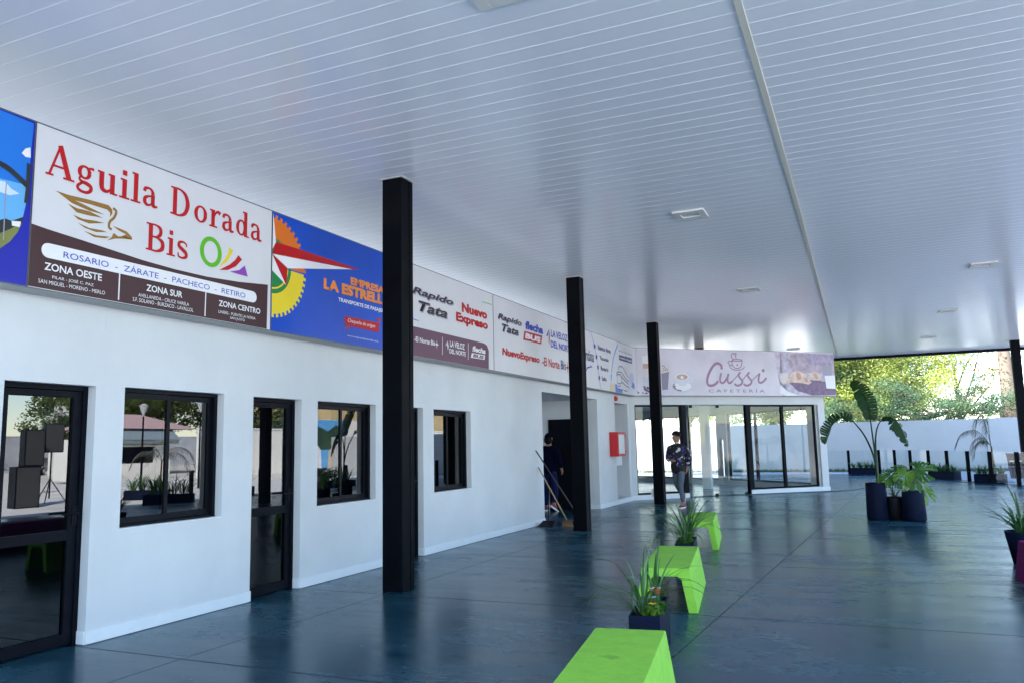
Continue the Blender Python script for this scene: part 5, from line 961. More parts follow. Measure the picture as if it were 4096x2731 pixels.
for (dx, dy, z, sz, nr, tp, m_) in ((0.12, -.05, 0.92, 0.42, (-.25, -.9, .45), (.75, 0, -.35), BROAD), (-.08, -.08, 0.86, 0.36, (.1, -.8, .6), (-.5, -.2, -.7), BROADL), (0.02, .02, 0.80, 0.34, (0, -.85, .5), (.2, 0, -1), BROADL),
                                    (0.20, -.02, 0.55, 0.36, (.35, -.8, .3), (.35, 0, -1), BROADL), (-.10, -.14, 0.68, 0.22, (-.2, -.9, .3), (-.6, 0, -.8), BROADL), (0.10, .10, 0.98, 0.34, (.2, -.6, .8), (.6, .3, .1), BROAD), (0.05, -.12, 0.66, 0.24, (.1, -.9, .5), (.1, -.2, -1), BROAD), (-.16, .04, .93, .28, (-.2, -.7, .7), (-.8, .1, .1), BROAD)):
    c_ = (ox + dx, oy + dy, z)
    monstera_leaf(mo, c_, sz, nr, tp, m_, int(z * 100))
    mb = MB(); mb.tube(spline([(ox + dx * .15, oy + dy * .15, .48), (ox + dx * .5, oy + dy * .5, lerp(.5, z, .6)), c_], 5), .008, 5); mb.build('stalk', STEM, mo, smooth=True)
m2 = thing('small_monstera_plant', 'low black pot with a leafy split leaf plant squeezed between the two taller round pots', 'potted plant', (6.13, 16.55, 0), TG)
ox, oy = 6.13, 16.55
mb = MB(); mb.lathe((ox, oy, 0), [(0.13, 0), (0.15, 0.03), (0.155, 0.40), (0.15, 0.415), (0.135, 0.415), (0.13, 0.37), (0.02, 0.37)], 28); mb.build('pot', BLACKP, m2, smooth=True)
for (dx, dy, z, sz, nr, tp, m_) in ((-.05, -.05, 0.80, 0.36, (-.1, -.85, .5), (-.5, 0, -.6), BROAD), (-.14, -.10, 0.72, 0.26, (-.3, -.9, .3), (-.7, 0, -.6), BROADL), (0.06, 0, 0.70, 0.24, (.2, -.8, .5), (.6, 0, -.6), BROAD)):
    c_ = (ox + dx, oy + dy, z); monstera_leaf(m2, c_, sz, nr, tp, m_, int(z * 77))
    mb = MB(); mb.tube(spline([(ox, oy, .36), (ox + dx * .4, oy + dy * .4, lerp(.4, z, .55)), c_], 5), .008, 5); mb.build('stalk', STEM, m2, smooth=True)
rgs = random.Random(9); mb = MB()
for k in range(16):
    a = rgs.uniform(0, 6.28); z = rgs.uniform(.44, .68); r = rgs.uniform(.03, .13); p = Vector((ox + r * math.cos(a), oy + r * math.sin(a), z))
    d = Vector((math.cos(a), math.sin(a), rgs.uniform(-.2, .6))).normalized() * .055; s = d.cross(Vector((0, 0, 1))).normalized() * .022
    mb.face([p - d, p + s, p + d, p - s]); mb.tube([(ox, oy, .40), p], .004, 4)
mb.build('lower_leaves', mat('black_green_leaf', (0.012, 0.02, 0.012), 0.35), m2)

# ---------------------------------------------------------------- glass balustrade
gb = thing('glass_balustrade', 'low balustrade of clear glass between short black posts closing the concourse at the back', 'balustrade', (7.5, 33, 0))
for x, y in FENCE:
    mb = MB(); mb.box(x - .055, x + .055, y - .055, y + .055, 0, 1.0); mb.build('post', STEEL, gb, bevel=0.004)
pl_ = [(3.6, 37.3)] + FENCE + [(10.2, 26.4)]
for (x0, y0), (x1, y1) in zip(pl_[:-1], pl_[1:]):
    d = Vector((x1 - x0, y1 - y0, 0)); L = d.length; d /= L; s = Vector((-d.y, d.x, 0)) * .005
    a = Vector((x0, y0, .06)) + d * .06; b = Vector((x1, y1, .06)) - d * .06
    mb = MB(); mb.face([a, b, b + Vector((0, 0, .94)), a + Vector((0, 0, .94))]); mb.build('glass_panel', GLASS_C, gb)

# ---------------------------------------------------------------- fire cabinet, alarm, meter box
fc = thing('fire_hose_cabinet', 'red metal fire hose cabinet with a glazed front on the white wall', 'fire cabinet', (0.1, 19.1, 1.19))
mb = MB(); x0, x1, y0, y1, z0, z1 = 0.002, 0.205, 18.78, 19.42, 1.19, 1.775
mb.box(x0, x1, y0, y0 + .02, z0, z1); mb.box(x0, x1, y1 - .02, y1, z0, z1); mb.box(x0, x1, y0 + .0202, y1 - .0202, z0, z0 + .02); mb.box(x0, x1, y0 + .0202, y1 - .0202, z1 - .02, z1); mb.box(x0, x0 + .01, y0 + .0202, y1 - .0202, z0 + .0202, z1 - .0202)
mb.build('case', RED, fc, bevel=0.004)
mb = MB(); mb.box(x1 + .0005, x1 + .016, y0, y0 + .06, z0, z1); mb.box(x1 + .0005, x1 + .016, y1 - .06, y1, z0, z1); mb.box(x1 + .0005, x1 + .016, y0 + .0602, y1 - .0602, z0, z0 + .06); mb.box(x1 + .0005, x1 + .016, y0 + .0602, y1 - .0602, z1 - .06, z1)
dr_ = mb.build('door', RED, fc, bevel=0.002)
mb = MB(); mb.box(x1 + .004, x1 + .008, y0 + .058, y1 - .058, z0 + .058, z1 - .058); mb.build('pane', GREYBOX, dr_)
for z in (z0 + .1, z1 - .1):
    mb = MB(); mb.tube([(x1 + .018, y1 - .01, z - .03), (x1 + .018, y1 - .01, z + .03)], .009, 8); mb.build('hinge', RED, fc)
al = thing('fire_alarm', 'small red alarm sounder high on the wall above the meter niche', 'alarm', (0.03, 19.36, 2.56))
mb = MB(); mb.box(0.001, .055, 19.31, 19.42, 2.56, 2.68); mb.build('base', RED, al, bevel=.006)
mb = MB(); mb.lathe((0, 0, 0), [(.035, 0), (.03, .012), (.01, .016)], 14); mb.v = [(0.056 + z, 19.365 + x, 2.62 + y) for x, y, z in mb.v]; mb.build('lens', mat('red_lens', (.4, .01, .01), .1), al)
eb = thing('meter_box', 'grey-white electrical meter box in the shallow wall niche beside the fire cabinet', 'meter box', (-.2, 19.9, .94))
mb = MB(); mb.box(-.419, -.040, 19.40, 19.93, .94, 1.54); mb.build('case', GREYBOX, eb, bevel=.006)
mb = MB(); mb.box(-.0398, -.030, 19.415, 19.915, .955, 1.525); q = mb.build('cover', GREYBOX, eb, bevel=.003)
mb = MB(); mb.box(-.0299, -.020, 19.87, 19.89, 1.2, 1.26); mb.build('latch', STEELB, q)

# ---------------------------------------------------------------- brooms and dustpan by the alcove
def broom(label, top, bot, m, head):
    t = thing('broom', label, 'broom', tuple(bot))
    a, b = Vector(top), Vector(bot)
    d = (b - a).normalized()
    mb = MB(); mb.tube([a, b - d * .10], .0125, 8); mb.build('handle', m, t, smooth=True)
    if head:
        c = b - d * 0.11
        mb = MB(); mb.box(c.x - .085, c.x + .085, c.y - .03, c.y + .03, c.z - .02, c.z + .025); mb.build('head', mat('red_brown_broom_block', (.14, .05, .03), .7), t, bevel=.008)
        mb = MB(); rng = random.Random(2)
        for k in range(240):
            x, y = rng.uniform(-.08, .08), rng.uniform(-.025, .025); sp_ = 1.3
            mb.tube([(c.x + x, c.y + y, c.z - .021), (c.x + x * sp_, c.y + y * 1.6, 0.004)], .0035, 3, cap=False)
        mb.build('bristles', BRISTLE, t)
    return t
broom('pale wooden broom with straw bristles leaning on the corner of the alcove', (0.016, 14.15, 1.085), (0.66, 14.06, 0.0), WOOD, True)
broom('long dark broom leaning above the pale one, its foot hidden behind the column', (0.016, 14.04, 1.40), (0.93, 14.10, 0.0), mat('dark_brown_handle', (.035, .02, .016), .5), True)
dp = thing('dustpan', 'black long-handled dustpan standing on the floor at the alcove corner', 'dustpan', (0.22, 14.02, 0))
mb = MB(); mb.hexa([(0.07, 13.90, 0), (0.37, 13.90, 0), (0.34, 14.12, 0), (0.10, 14.12, 0), (0.07, 13.90, .012), (0.37, 13.90, .012), (0.34, 14.12, .10), (0.10, 14.12, .10)]); mb.build('pan', BLACKP, dp, bevel=.004)
mb = MB(); mb.tube([(0.22, 14.09, .09), (0.215, 14.13, .80)], .011, 8); mb.build('handle', BLACKP, dp)

# ---------------------------------------------------------------- cable on the floor, waste bin
cb = spline([(1.2, 22.03, .008), (1.84, 22.78, .008), (2.57, 23.28, .008), (3.6, 24.12, .008), (4.5, 24.70, .008), (5.1, 25.3, .008), (5.55, 26.6, .008), (6.3, 28.6, .008), (7.4, 29.9, .008), (8.5, 30.15, .008), (9.9, 30.1, .008)], 8)
mb = MB(); mb.tube(cb, .014, 6)
tag(mb.build('cable', mat('dark_green_cable', (.01, .03, .028), .5), smooth=True), 'dark cable snaking over the floor from the cafe door to the balustrade', 'cable')
wb = thing('waste_bin', 'tall dark waste bin with a pale stripe behind the balustrade at the right edge', 'bin', (10.45, 33.2, 0))
mb = MB(); mb.hexa([(10.24, 33.0, -.01), (10.62, 33.0, -.01), (10.62, 33.4, -.01), (10.24, 33.4, -.01), (10.17, 32.95, .82), (10.68, 32.95, .82), (10.68, 33.45, .82), (10.17, 33.45, .82)]); mb.build('body', POT, wb, bevel=.01)
mb = MB(); mb.box(10.15, 10.70, 32.92, 33.48, .8205, .86); mb.build('lid', BLACKP, wb, bevel=.01)
mb = MB(); mb.box(10.185, 10.665, 32.935, 32.955, .58, .61); mb.build('stripe', mat('pale_yellow_stripe', (.6, .55, .35), .5), wb)
# ---------------------------------------------------------------- trees beyond the yard wall
def leaf_cloud(mb, c, rad, n, s, rng, mi=0, flat=1.0, stretch=2.2):
    for k in range(n):
        v = Vector((rng.gauss(0, 1), rng.gauss(0, 1), rng.gauss(0, 1) * flat))
        v = v.normalized() * rng.random() ** 0.45
        p = Vector((c[0] + v.x * rad[0], c[1] + v.y * rad[1], c[2] + v.z * rad[2]))
        a = Vector((rng.uniform(-1, 1), rng.uniform(-1, 1), rng.uniform(-.9, .5))).normalized() * s * rng.uniform(.6, 1.3)
        b = a.cross(Vector((rng.uniform(-1, 1), rng.uniform(-1, 1), rng.uniform(-1, 1))).normalized()) / stretch
        mb.face([p - a, p + b, p + a, p - b], mi)
def tree(name, label, base, height, crown, bark, leafs, seed, trunk_r=.2, limbs=7, clumps=40, per=120, leaf=.12, spread=1.0, bend=0.4, group='trees beyond the yard wall', crown_base=0.35, rad=.75, limb_from=.45):
    rng = random.Random(seed); t = thing(name, label, 'tree', base, group)
    B = Vector(base); mb = MB(); tips = []
    top = B + Vector((rng.uniform(-bend, bend), rng.uniform(-bend, bend), height * .62))
    tr_ = spline([B, B + Vector((rng.uniform(-.2, .2) * bend, 0, height * .22)), B + Vector((rng.uniform(-.5, .5) * bend, 0, height * .42)), top], 5)
    mb.tube(tr_, [lerp(trunk_r, trunk_r * .45, k / (len(tr_) - 1)) for k in range(len(tr_))], 9)
    mb.build('trunk', bark, t, smooth=True)
    mb = MB()
    for k in range(limbs):
        a = 2 * PI * k / limbs + rng.uniform(-.4, .4); s = tr_[int(len(tr_) * rng.uniform(limb_from, .98)) - 1]
        e = B + Vector((math.cos(a) * crown[0] * rng.uniform(.55, .95), math.sin(a) * crown[1] * rng.uniform(.5, .9), height * rng.uniform(crown_base + .15, .95)))
        m_ = s.lerp(e, .5) + Vector((rng.uniform(-.3, .3), rng.uniform(-.3, .3), rng.uniform(-.1, .35)))
        q = spline([s, m_, e], 5); mb.tube(q, [lerp(trunk_r * .42, .018, j / (len(q) - 1)) for j in range(len(q))], 6)
        tips += [q[-1], q[-3], q[-5]]
        for j in range(5):
            s2 = q[rng.randrange(3, len(q))]; e2 = s2 + Vector((rng.uniform(-1, 1) * crown[0] * .4, rng.uniform(-1, 1) * crown[1] * .4, rng.uniform(-.25, .45) * height * .22))
            mb.tube([s2, s2.lerp(e2, .5) + Vector((0, 0, rng.uniform(-.12, .12))), e2], [.028, .016, .007], 5); tips.append(e2)
    mb.build('limbs', bark, t, smooth=True)
    mb = MB()
    for k in range(clumps):
        c = rng.choice(tips) + Vector((rng.gauss(0, .35), rng.gauss(0, .35), rng.gauss(0, .22))) * spread
        leaf_cloud(mb, c, (rad * rng.uniform(.6, 1.25), rad * rng.uniform(.6, 1.25), rad * .62 * rng.uniform(.6, 1.2)), per, leaf, rng, rng.randrange(len(leafs)))
    mb.build('crown', leafs, t)
    return t
tree('leafy_tree', 'tall feathery yellow-green tree filling the gap under the canopy behind the yard wall', (5.2, 50.5, 0), 8.0, (5.6, 4.0), BARK, [YLEAF, YLEAF, MLEAF], 41, .26, 13, 300, 420, .075, 1.9, crown_base=.24, rad=1.3)
tree('spreading_tree', 'dark green spreading tree with crooked branches leaning over the yard wall', (8.4, 43.6, 0), 4.3, (4.6, 2.0), BARK, [DLEAF, DLEAF, MLEAF], 42, .17, 12, 150, 260, .05, 0.8, .5, crown_base=.34, rad=.66)
tree('dark_shrub', 'dark blue-green shrub above the yard wall just right of the cafe', (3.9, 43.2, 0), 3.2, (1.3, 1.0), BARK, [DLEAF], 43, .09, 6, 26, 130, .07, .5, crown_base=.45, rad=.5)
tb = tree('bare_trunk_tree', 'tree with a thick pale straight trunk and sparse leaves near the right edge', (12.25, 46.5, 0), 13, (4.2, 3.0), BRONZEBARK, [OLEAF, MLEAF, YLEAF], 44, .46, 9, 34, 60, .10, 1.5, .1, crown_base=.22, rad=.8, limb_from=.85)
mb = MB(); mb.lathe((12.25, 46.5, 0), [(.50, 0), (.50, 2.2), (.49, 2.78), (.46, 2.8)], 14); mb.build('trunk_band', BARK, tb)
tree('leafy_tree', 'thin mixed autumn tree between the pale trunk and the yellow-green tree', (10.6, 52, 0), 9, (3.4, 2.5), BARK, [OLEAF, YLEAF, MLEAF], 45, .14, 8, 30, 90, .10, 1.2, crown_base=.25, rad=.8)
tree('leafy_tree', 'olive green tree seen through the right window of the cafe', (0.8, 47.0, 0), 7.0, (4.0, 2.6), BARK, [DLEAF, MLEAF], 46, .2, 9, 100, 200, .10, 1.1, crown_base=.28, rad=.85)
tree('leafy_tree', 'pale green tree seen through the glass doors of the cafe', (-4.2, 49.0, 0), 7.5, (4.2, 3), BARK, [YLEAF, MLEAF], 47, .2, 9, 100, 200, .11, 1.2, crown_base=.28, rad=.95)
tree('leafy_tree', 'mid green tree seen through the left window of the cafe', (-9.5, 50.0, 0), 7.5, (4.4, 3), BARK, [MLEAF, DLEAF], 48, .2, 9, 100, 200, .11, 1.2, crown_base=.28, rad=.95)
tree('leafy_tree', 'dark tree at the right end of the yard wall beyond the black column', (16.5, 50, 0), 8, (3.6, 3), BARK, [DLEAF, MLEAF], 49, .2, 8, 50, 150, .11, 1.2, crown_base=.28, rad=.95)

# young palm behind the balustrade
def palm(name, label, base, h, fr, seed, frond=1.1, lw=0.012, dense=34, bias=None, ups=None, out=None):
    rng = random.Random(seed); t = thing(name, label, 'palm', base)
    B = Vector(base); mb = MB(); q = [B, B + Vector((-.02, 0, h * .5)), B + Vector((-.05, 0, h))]
    mb.tube(q, [.05, .035, .025], 8); mb.build('trunk', BROWNSTEM, t, smooth=True)
    for k in range(fr):
        a = (bias[k] if bias else 2 * PI * k / fr + rng.uniform(-.3, .3)); L = frond * rng.uniform(.8, 1.1); up_ = ups[k] if ups else rng.uniform(.5, 1.0); ox_ = out[k] if out else 1.0
        d = Vector((math.cos(a), math.sin(a), 0))
        P = spline([q[-1], q[-1] + d * L * .35 * ox_ + Vector((0, 0, L * .42 * up_)), q[-1] + d * L * .8 * ox_ + Vector((0, 0, L * (.46 * up_ - .12))), q[-1] + d * L * 1.02 * ox_ + Vector((0, 0, L * (.46 * up_ - .62)))], 8)
        mb = MB(); mb.tube(P, [.012 * (1 - .7 * i / (len(P) - 1)) for i in range(len(P))], 5)
        s = d.cross(Vector((0, 0, 1)))
        for i in range(dense):
            f = .18 + .8 * i / dense; x = f * (len(P) - 1); p = P[int(x)].lerp(P[min(int(x) + 1, len(P) - 1)], x - int(x))
            for sg in (1, -1):
                l_ = L * .30 * (1 - .5 * abs(f - .5)); e = p + s * sg * l_ * rng.uniform(.3, .55) + d * l_ * .35 - Vector((0, 0, l_ * rng.uniform(.55, .95)))
                m_ = p.lerp(e, .45) + Vector((0, 0, l_ * .16)); w = d * lw
                mb.face([p - w, p + w, m_ + w, m_ - w]); mb.face([m_ - w, m_ + w, e])
        mb.build('frond', mat('dry_palm_green', (.07, .075, .05), .6, var=.3), t)
    return t
palm('young_palm', 'young palm with drooping greyish fronds behind the balustrade near the right edge', (9.42, 30.3, 0.0), 1.15, 5, 61, 1.0, .007, 30, [PI, PI + .45, PI * .85, 1.9, 3.6], [1.25, .75, .45, 2.3, 2.0], [1.05, .75, .55, .35, .45])

# ---------------------------------------------------------------- across the street, mirrored in the doors and windows
HW = mat('street_white_render', (0.74, 0.72, 0.68), .85, var=.05, vscale=2)
hs = thing('street_house', 'white house with a pink hipped roof across the street, mirrored in the nearest window', 'building', (38, 34, 0))
mb = MB()
def FHo(u, d, z): return (33.0 + d, u, z)
wall_grid(mb, FHo, 32.2, 36.2, 0.0, 2.0, .25, [(32.5, 35.0, .95, 1.9)])
mb.box(33.3, 38, 32.2, 36.2, 0, 2.4); mb.build('wall', HW, hs)
mb = MB(); mb.box(32.5, 33.2, 32.0, 36.4, 2.05, 2.28); mb.build('sign_band', mat('pale_green_band', (.5, .56, .5), .6), hs)
mb = MB(); mb.hexa([(32.3, 31.9, 2.29), (33.3, 31.9, 2.29), (33.3, 36.5, 2.29), (32.3, 36.5, 2.29), (32.5, 31.9, 2.34), (33.3, 31.9, 2.95), (33.3, 36.5, 2.95), (32.5, 36.5, 2.34)]); mb.build('awning', mat('blue_grey_corrugated', (.22, .28, .32), .5, var=.3, vscale=8, stretch=(1, 1, 20)), hs)
mb = MB(); mb.mesh([(33, 32.0, 2.96), (38, 32.0, 2.96), (38, 38.4, 2.96), (33, 38.4, 2.96), (35.5, 34.8, 3.9), (35.5, 36.0, 3.9)], [(0, 4, 5, 3), (1, 2, 5, 4), (0, 1, 4), (2, 3, 5), (3, 2, 1, 0)]); mb.build('roof', mat('pink_roof', (.50, .34, .34), .8, var=.08), hs)
for y0, y1 in ((32.5, 35.0),):
    mb = MB(); mb.box(33.15, 33.22, y0 + .001, y1 - .001, .951, 1.899); mb.build('window', BRONZE, hs)
gw = thing('street_wall', 'tall plain white wall of the yard across the street, mirrored in the windows', 'wall', (31, 60, 0))
mb = MB(); mb.box(31.0, 31.3, 36.6, 92, 0.02, 2.9); mb.build('wall_panel', HW, gw)
mb = MB(); mb.box(30.95, 31.35, 36.6, 92, 2.901, 3.0); mb.build('coping', LIGHTROOF, gw)
ow = thing('ochre_building', 'ochre concrete building across the street, mirrored in the second window', 'building', (38, 70, 0))
mb = MB(); mb.box(36, 48, 56, 90, 0, 8.5); mb.build('wall', mat('ochre_render', (.50, .38, .20), .85, var=.15, vscale=.6), ow)
mb = MB(); mb.box(35.8, 48.2, 55.8, 90.2, 8.501, 8.9); mb.build('roof', LIGHTROOF, ow)
bw_ = thing('back_wall', 'long grey wall beyond the parked car, mirrored in the nearest door', 'wall', (80, 60, 0))
mb = MB(); mb.box(79, 79.4, 8, 120, 0, 3.6); mb.build('wall_panel', mat('grey_block_wall', (.40, .42, .46), .9, var=.15, vscale=.7), bw_)
mb = MB(); mb.box(78.95, 79.45, 8, 120, 3.601, 3.7); mb.build('coping', LIGHTROOF, bw_)
def lamp_post(x, y, h, label):
    t = thing('street_lamp', label, 'street lamp', (x, y, -.1), 'lamp posts along the street')
    mb = MB(); mb.tube([(x, y, -.1), (x, y, h)], [.05, .03], 8); mb.build('pole', STEEL, t)
    mb = MB(); mb.lathe((x, y, h), [(.03, 0), (.17, .42), (.19, .44), (.05, .52)], 12); mb.build('lantern', mat('lamp_lantern', (.5, .52, .52), .2), t)
lamp_post(21.0, 23.6, 3.0, 'slim street lamp with a conical lantern, mirrored in the left sash of the nearest window')
lamp_post(21.6, 27.3, 3.3, 'slim street lamp mirrored at the right side of the nearest window')
lamp_post(22.0, 41, 3.2, 'slim street lamp mirrored in the second door')
palm('street_palm', 'arching palm by the kerb, mirrored in the middle of the nearest window', (18.4, 22.2, 0), 1.2, 6, 62, 1.25, .009, 24)
ks = random.Random(71)
for i, (x, y, rz, lb) in enumerate(((17.2, 20.6, .9, 'planter of long grasses mirrored at the left of the nearest window'), (14.0, 18.6, .9, 'planter of long grasses mirrored at the right of the nearest window'), (15.2, 22.6, .8, 'planter of long grasses mirrored in the second door'), (14.2, 27.5, .8, 'planter of long grasses mirrored in the second window'))):
    t, rg = box_planter('long_planter', lb, 1.5, 0.4, 0.33, 80 + i, 'planters along the street edge')
    for q in (-.5, -.2, .15, .45): clump('leaf_clump', t, (0, q, .3), 26, .75, .035, [LEAF, LEAF], rg, .12, .8, 1.3)
    t.location = (x, y, 0 if x < 13 else -.1); t.rotation_euler = (0, 0, rz)
for i, (x, y, lb) in enumerate(((17.5, 22.9, 'black bollard mirrored at the right of the nearest window'), (16.4, 25.4, 'black bollard mirrored in the second door'), (15.2, 29.5, 'black bollard mirrored in the second window'), (15, 33.5, 'black bollard mirrored in the third window'))):
    mb = MB(); mb.box(x - .06, x + .06, y - .06, y + .06, -.1, .80); mb.box(x - .05, x + .05, y - .05, y + .05, .8005, .815)
    tag(mb.build('bollard', STEEL, bevel=.004), lb, 'bollard', 'bollards along the street edge')
# loudspeakers on the concourse edge
def speaker(mbx, x, y, z0, w, d, h, rz):
    mb = MB(); mb.hexa([(x - w * .38, y - d / 2, z0), (x + w * .38, y - d / 2, z0), (x + w / 2, y + d / 2, z0), (x - w / 2, y + d / 2, z0), (x - w * .38, y - d / 2, z0 + h), (x + w * .38, y - d / 2, z0 + h), (x + w / 2, y + d / 2, z0 + h), (x - w / 2, y + d / 2, z0 + h)]); mb.rot(rz, (x, y)); return mb
SPK = mat('grey_speaker_cloth', (.035, .037, .04), .7)
for i, (x, y, z0, w, d, h, lb) in enumerate(((18.2, 16.75, -.1, .74, .66, 1.28, 'large black bass speaker by the street, mirrored in the nearest door'), (18.2, 16.95, 1.182, .60, .52, 1.15, 'black loudspeaker stacked on the bass speaker, mirrored in the nearest door'))):
    t = thing('loudspeaker', lb, 'loudspeaker', (x, y, z0)); speaker(None, x, y, z0, w, d, h, 1.75).build('cabinet', BLACKP, t, bevel=.01)
    mb = MB(); mb.box(x - w * .44, x + w * .44, y + d / 2 + .002, y + d / 2 + .02, z0 + .04, z0 + h - .04); mb.rot(1.75, (x, y)); mb.build('grille', SPK, t)
tx, ty = 18.75, 18.05
ts = thing('speaker_tripod', 'black tripod speaker stand mirrored in the nearest door', 'speaker stand', (tx, ty, -.1))
mb = MB(); mb.tube([(tx, ty, .1), (tx, ty, 1.6)], .024, 8); mb.build('pole', BLACKP, ts)
for k in range(3):
    a = .4 + k * 2.094; mb = MB(); mb.tube([(tx, ty, .75), (tx + .55 * math.cos(a), ty + .55 * math.sin(a), -0.085)], .017, 6); mb.tube([(tx, ty, .3), (tx + .27 * math.cos(a), ty + .27 * math.sin(a), .34)], .010, 5); mb.build('leg', BLACKP, ts)
t = thing('loudspeaker', 'black loudspeaker on the tripod stand, mirrored in the nearest door', 'loudspeaker', (tx, ty, 1.6)); speaker(None, tx, ty, 1.601, .58, .5, .95, 1.9).build('cabinet', BLACKP, t, bevel=.01)
mb = MB(); mb.box(tx - .26, tx + .26, ty + .252, ty + .27, 1.63, 2.52); mb.rot(1.9, (tx, ty)); mb.build('grille', SPK, t)
# truss gantry and a dark car far across the lot
gt = thing('truss_gantry', 'white square mast with a lattice truss arm, mirrored in the nearest door', 'gantry', (56, 45.2, 0))
mb = MB(); mb.box(55.8, 56.2, 45.0, 45.4, -.16, 5.0); mb.build('mast', HW, gt)
mb = MB()
for z in (5.0, 5.8):
    for dx in (-.35, .35): mb.tube([(54.0 + dx, 44, z), (60 + dx, 49.2, z)], .06, 5)
for k in range(9):
    a = Vector((54, 44, 5.0)).lerp(Vector((60, 49.2, 5.0)), k / 8); b = Vector((54, 44, 5.8)).lerp(Vector((60, 49.2, 5.8)), min(1, (k + .5) / 8))
    for dx in (-.35, .35): mb.tube([a + Vector((dx, 0, 0)), b + Vector((dx, 0, 0))], .035, 4)
    mb.tube([a + Vector((-.35, 0, 0)), a + Vector((.35, 0, 0))], .03, 4)
mb.build('truss', HW, gt)
car = thing('parked_car', 'dark blue hatchback parked far across the lot, mirrored in the nearest door', 'car')
prof = [(-2.0, .35), (-2.02, .75), (-1.85, .92), (-1.55, 1.02), (-1.2, 1.40), (-.6, 1.50), (.3, 1.48), (1.0, 1.02), (1.75, .88), (2.0, .70), (2.02, .35)]
PAINT = mat('dark_blue_car_paint', (.015, .025, .06), .25, coat=.6)
mb = MB(); mb.prism(prof, lambda x, z: (x, -.82, z), lambda x, z: (x, .82, z)); mb.build('body', PAINT, car, bevel=.06, seg=3)
mb = MB()
for s in (-1, 1): mb.prism([(-1.35, 1.0), (-1.08, 1.34), (-.55, 1.42), (.28, 1.40), (.82, 1.0)], lambda x, z: (x, s * .815, z), lambda x, z: (x, s * .828, z))
mb.build('window', mat('car_glass', (.02, .025, .03), .05), car)
for s in (-1, 1):
    for x in (-1.25, 1.3):
        w = MB(); w.lathe((0, 0, 0), [(.20, -.1), (.32, -.1), (.34, -.06), (.34, .06), (.32, .1), (.20, .1)], 20); w.v = [(x + a, s * .76 + c, .34 + b) for a, b, c in w.v]
        wo_ = w.build('wheel', BLACKP, car); r = MB(); r.lathe((0, 0, 0), [(.02, -.02), (.21, -.01), (.21, .01), (.02, .02)], 12); r.v = [(x + a, s * .865 + c, .34 + b) for a, b, c in r.v]; r.build('rim', STEELB, wo_)
mb = MB(); mb.box(-2.04, -1.98, -.75, -.5, .72, .92); mb.build('tail_light', mat('tail_lamp', (.4, .01, .01), .2), car)
mb = MB(); mb.box(-2.04, -1.98, .5, .75, .72, .92); mb.build('tail_light', MATS['tail_lamp'], car)
car.location = (60, 47.0, -.16); car.rotation_euler = (0, 0, 1.0)
# poster hoarding
ph = thing('poster_hoarding', 'large poster hoarding with two figures in pale shirts, mirrored in the second window', 'hoarding', (24, 37, 0))
def FP(u, d, z): return (24.0 + d, u, z)
mb = MB(); mb.box(24.03, 24.1, 37.2, 44.6, 0.4, 3.3); mb.build('board', HW, ph)
for y in (37.5, 44.3): mb = MB(); mb.box(24.11, 24.2, y - .06, y + .06, -.1, 3.1); mb.build('post', STEEL, ph)
def flat(nm, pts, m_, ly): mb = MB(); mb.face([FP(u, .028 - ly * .003, z) for u, z in pts]); mb.build(nm, m_, ph)
flat('sky_print', [(37.25, .42), (41.6, .42), (41.6, 3.28), (37.25, 3.28)], INK['sky_ink2'], 1)
flat('tree_print', [(37.3, 1.5), (41.3, 1.5), (41.4, 2.6), (40.6, 3.0), (39.8, 2.6), (38.8, 2.9), (37.5, 2.3)], DLEAF, 2)
flat('band_print', [(41.75, .9), (44.55, .9), (44.55, 1.8), (41.75, 1.8)], INK['navy_ink'], 1)
flat('band_print', [(41.75, 1.85), (44.55, 1.85), (44.55, 2.0), (41.75, 2.0)], INK['red_ink'], 1)
for cu, sc in ((38.4, 1.0), (40.5, .92)):
    flat('shirt_print', [(cu - .8 * sc, .43), (cu + .8 * sc, .43), (cu + .7 * sc, 1.5 * sc), (cu + .28 * sc, 1.85 * sc), (cu - .28 * sc, 1.85 * sc), (cu - .7 * sc, 1.5 * sc)], INK['beige_ink' if sc < 1 else 'white_ink'], 3)
    flat('face_print', [(cu + .26 * sc * math.cos(k * PI / 8), 2.12 * sc + .36 * sc * math.sin(k * PI / 8)) for k in range(16)], SKIN, 4)
    flat('hair_print', [(cu + .30 * sc * math.cos(k * PI / 8), 2.24 * sc + .32 * sc * math.sin(k * PI / 8)) for k in range(0, 9)], INK['cloud_ink'] if sc == 1 else HAIR, 5)
for i, (x, y, h, r, lf, lb) in enumerate(((74, 47, 8, 4.0, MLEAF, 'round green tree across the lot, mirrored left in the nearest door'), (70, 56, 9, 4.0, DLEAF, 'dark round tree across the lot, mirrored right in the nearest door'), (45, 45, 8.5, 5, MLEAF, 'olive tree behind the pink roof, mirrored in the nearest window'),
                                      (47, 48, 9, 5, MLEAF, 'bare-branched olive tree mirrored in the second door'), (40, 50, 8, 4, DLEAF, 'dark tree mirrored at the edge of the second door'), (52, 46, 9, 4.5, MLEAF, 'olive tree left of the pink roof, mirrored in the nearest window'))):
    tree('street_tree', lb, (x, y, -.16), h, (r, r), BARK, [lf, MLEAF], 90 + i, .25, 9, 50, 90, .22, 1.6, crown_base=.25, rad=1.4, group='trees across the street')
